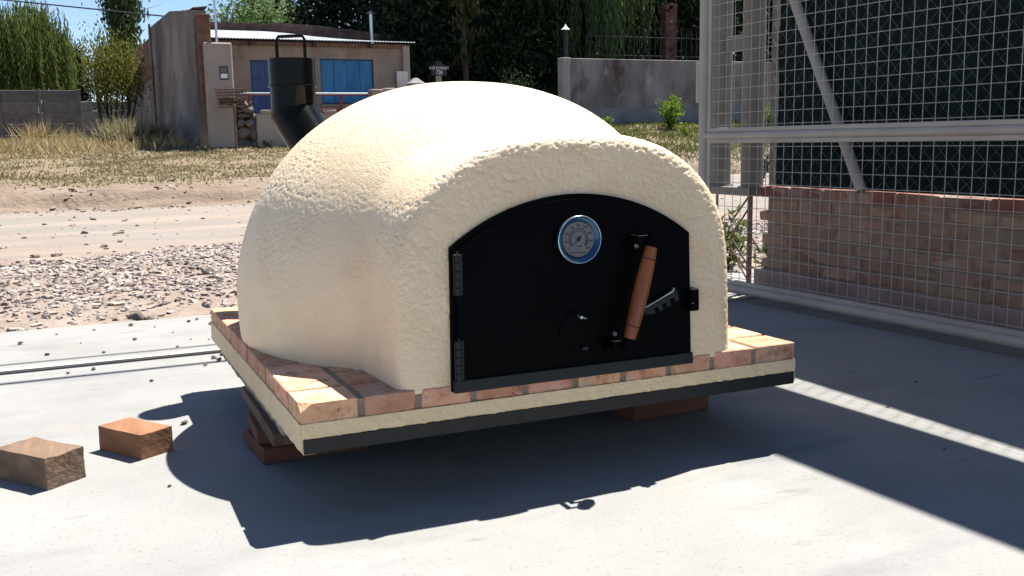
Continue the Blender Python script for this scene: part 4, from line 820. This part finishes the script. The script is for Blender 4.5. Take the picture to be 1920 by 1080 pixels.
bush(14.0, 24.2, 1.9, .5, 500, L_SHRUB, 'yellowish flowering shrub peeping over the grey wall', .10, seed=9)
bush(11.6, 24.2, 1.7, .7, 700, L_POPLAR, 'dark glossy leafed shrub left of the wall end', .12, seed=10)
bush(.35, 3.3, .07, .06, 40, L_GREEN, 'tiny weed at the gravel edge behind the oven slab', .03, seed=11)
# grass
def grass(name, n, xr, yr, hmin, hmax, wd, mt, label, cond=None, lean=.5, zf=verge_h):
    C = []; D = []; Ls = []
    for _ in range(n):
        x = random.uniform(*xr); y = random.uniform(*yr)
        if cond and not cond(x, y): continue
        z = zf(x, y); C.append((x, y, z - .01)); D.append((random.gauss(0, lean), random.gauss(0, lean), 1)); Ls.append(random.uniform(hmin, hmax))
    o = leaves(name, C, D, np.array(Ls), wd, mt); return tag(o, label, 'grass', kind='stuff')
def on_verge(x, y):
    yb = 13.3 + 3.4 * sstep((x - 7) / 6) + 0.5 * nz3(x, 0, 3, 0.35); e = sstep((y - yb - .7) / 1.3)
    return random.random() < e * (0.25 + 0.9 * sstep(.5 + 1.2 * nz3(x, y, 0, .7)))
random.seed(99)
grass('verge_grass', 100000, (-6, 18), (13.2, 22.6), .035, .10, .026, L_GRASS, 'short patchy dry green grass covering the verge across the road', on_verge, .9)
grass('green_grass', 26000, (9.5, 20), (15, 22.8), .06, .16, .025, L_GREEN, 'greener grass below the grey boundary wall', lambda x, y: random.random() < .8, .6)
grass('dry_grass', 42000, (-9, 2.35), (19.5, 41), .15, .42, .022, L_DRY, 'tall straw coloured dry grass in the vacant lot at left', lambda x, y: random.random() < sstep((y - 19.5 - .8 * max(0, x)) / 1.5) * (.35 + .9 * sstep(.5 + nz3(x, y, 2, .5))), .45, lambda x, y: hgt(x, y) - .1 if y > 23.9 else verge_h(x, y))
def tussock(x, y, n, h, mt, label, seed):
    random.seed(seed); z = hgt(x, y) - .06; C = []; D = []
    for _ in range(n): C.append((x + random.gauss(0, .22), y + random.gauss(0, .22), z)); D.append((random.gauss(0, .45), random.gauss(0, .45), 1))
    T = thing('grass_tussock', (x, y, z), label, 'tussock'); leaves('blades', C, D, h * rng.uniform(.5, 1.1, n), .03, mt, T)
tussock(.95, 24.0, 900, .85, L_OLIVE, 'olive arching grass tussock at the foot of the shrub', 1); tussock(1.6, 25.2, 700, .85, L_OLIVE, 'tussock against the side wall base', 2)
tussock(-1.25, 33.5, 170, 1.0, L_DRY, 'tallest dry straw clump before the panel fence', 3); tussock(-.35, 34.5, 150, .8, L_DRY, 'dry straw clump near the end of the panel fence', 4)
for i, (a, b, lb) in enumerate((((.75, 26.5, 1.75), (1.35, 26.2, 1.1), 'bare pale branch leaning in front of the shrub'), ((-.3, 24.5, 1.02), (.25, 24.4, 1.06), 'dark fallen stick in the dry grass'))):
    m = MB(); m.tube([a, b], [.02, .03], 6); tag(m.build('branch', BARK, org=a), lb, 'branch')
for o in bpy.data.objects:
    if '_o' in o: del o['_o']
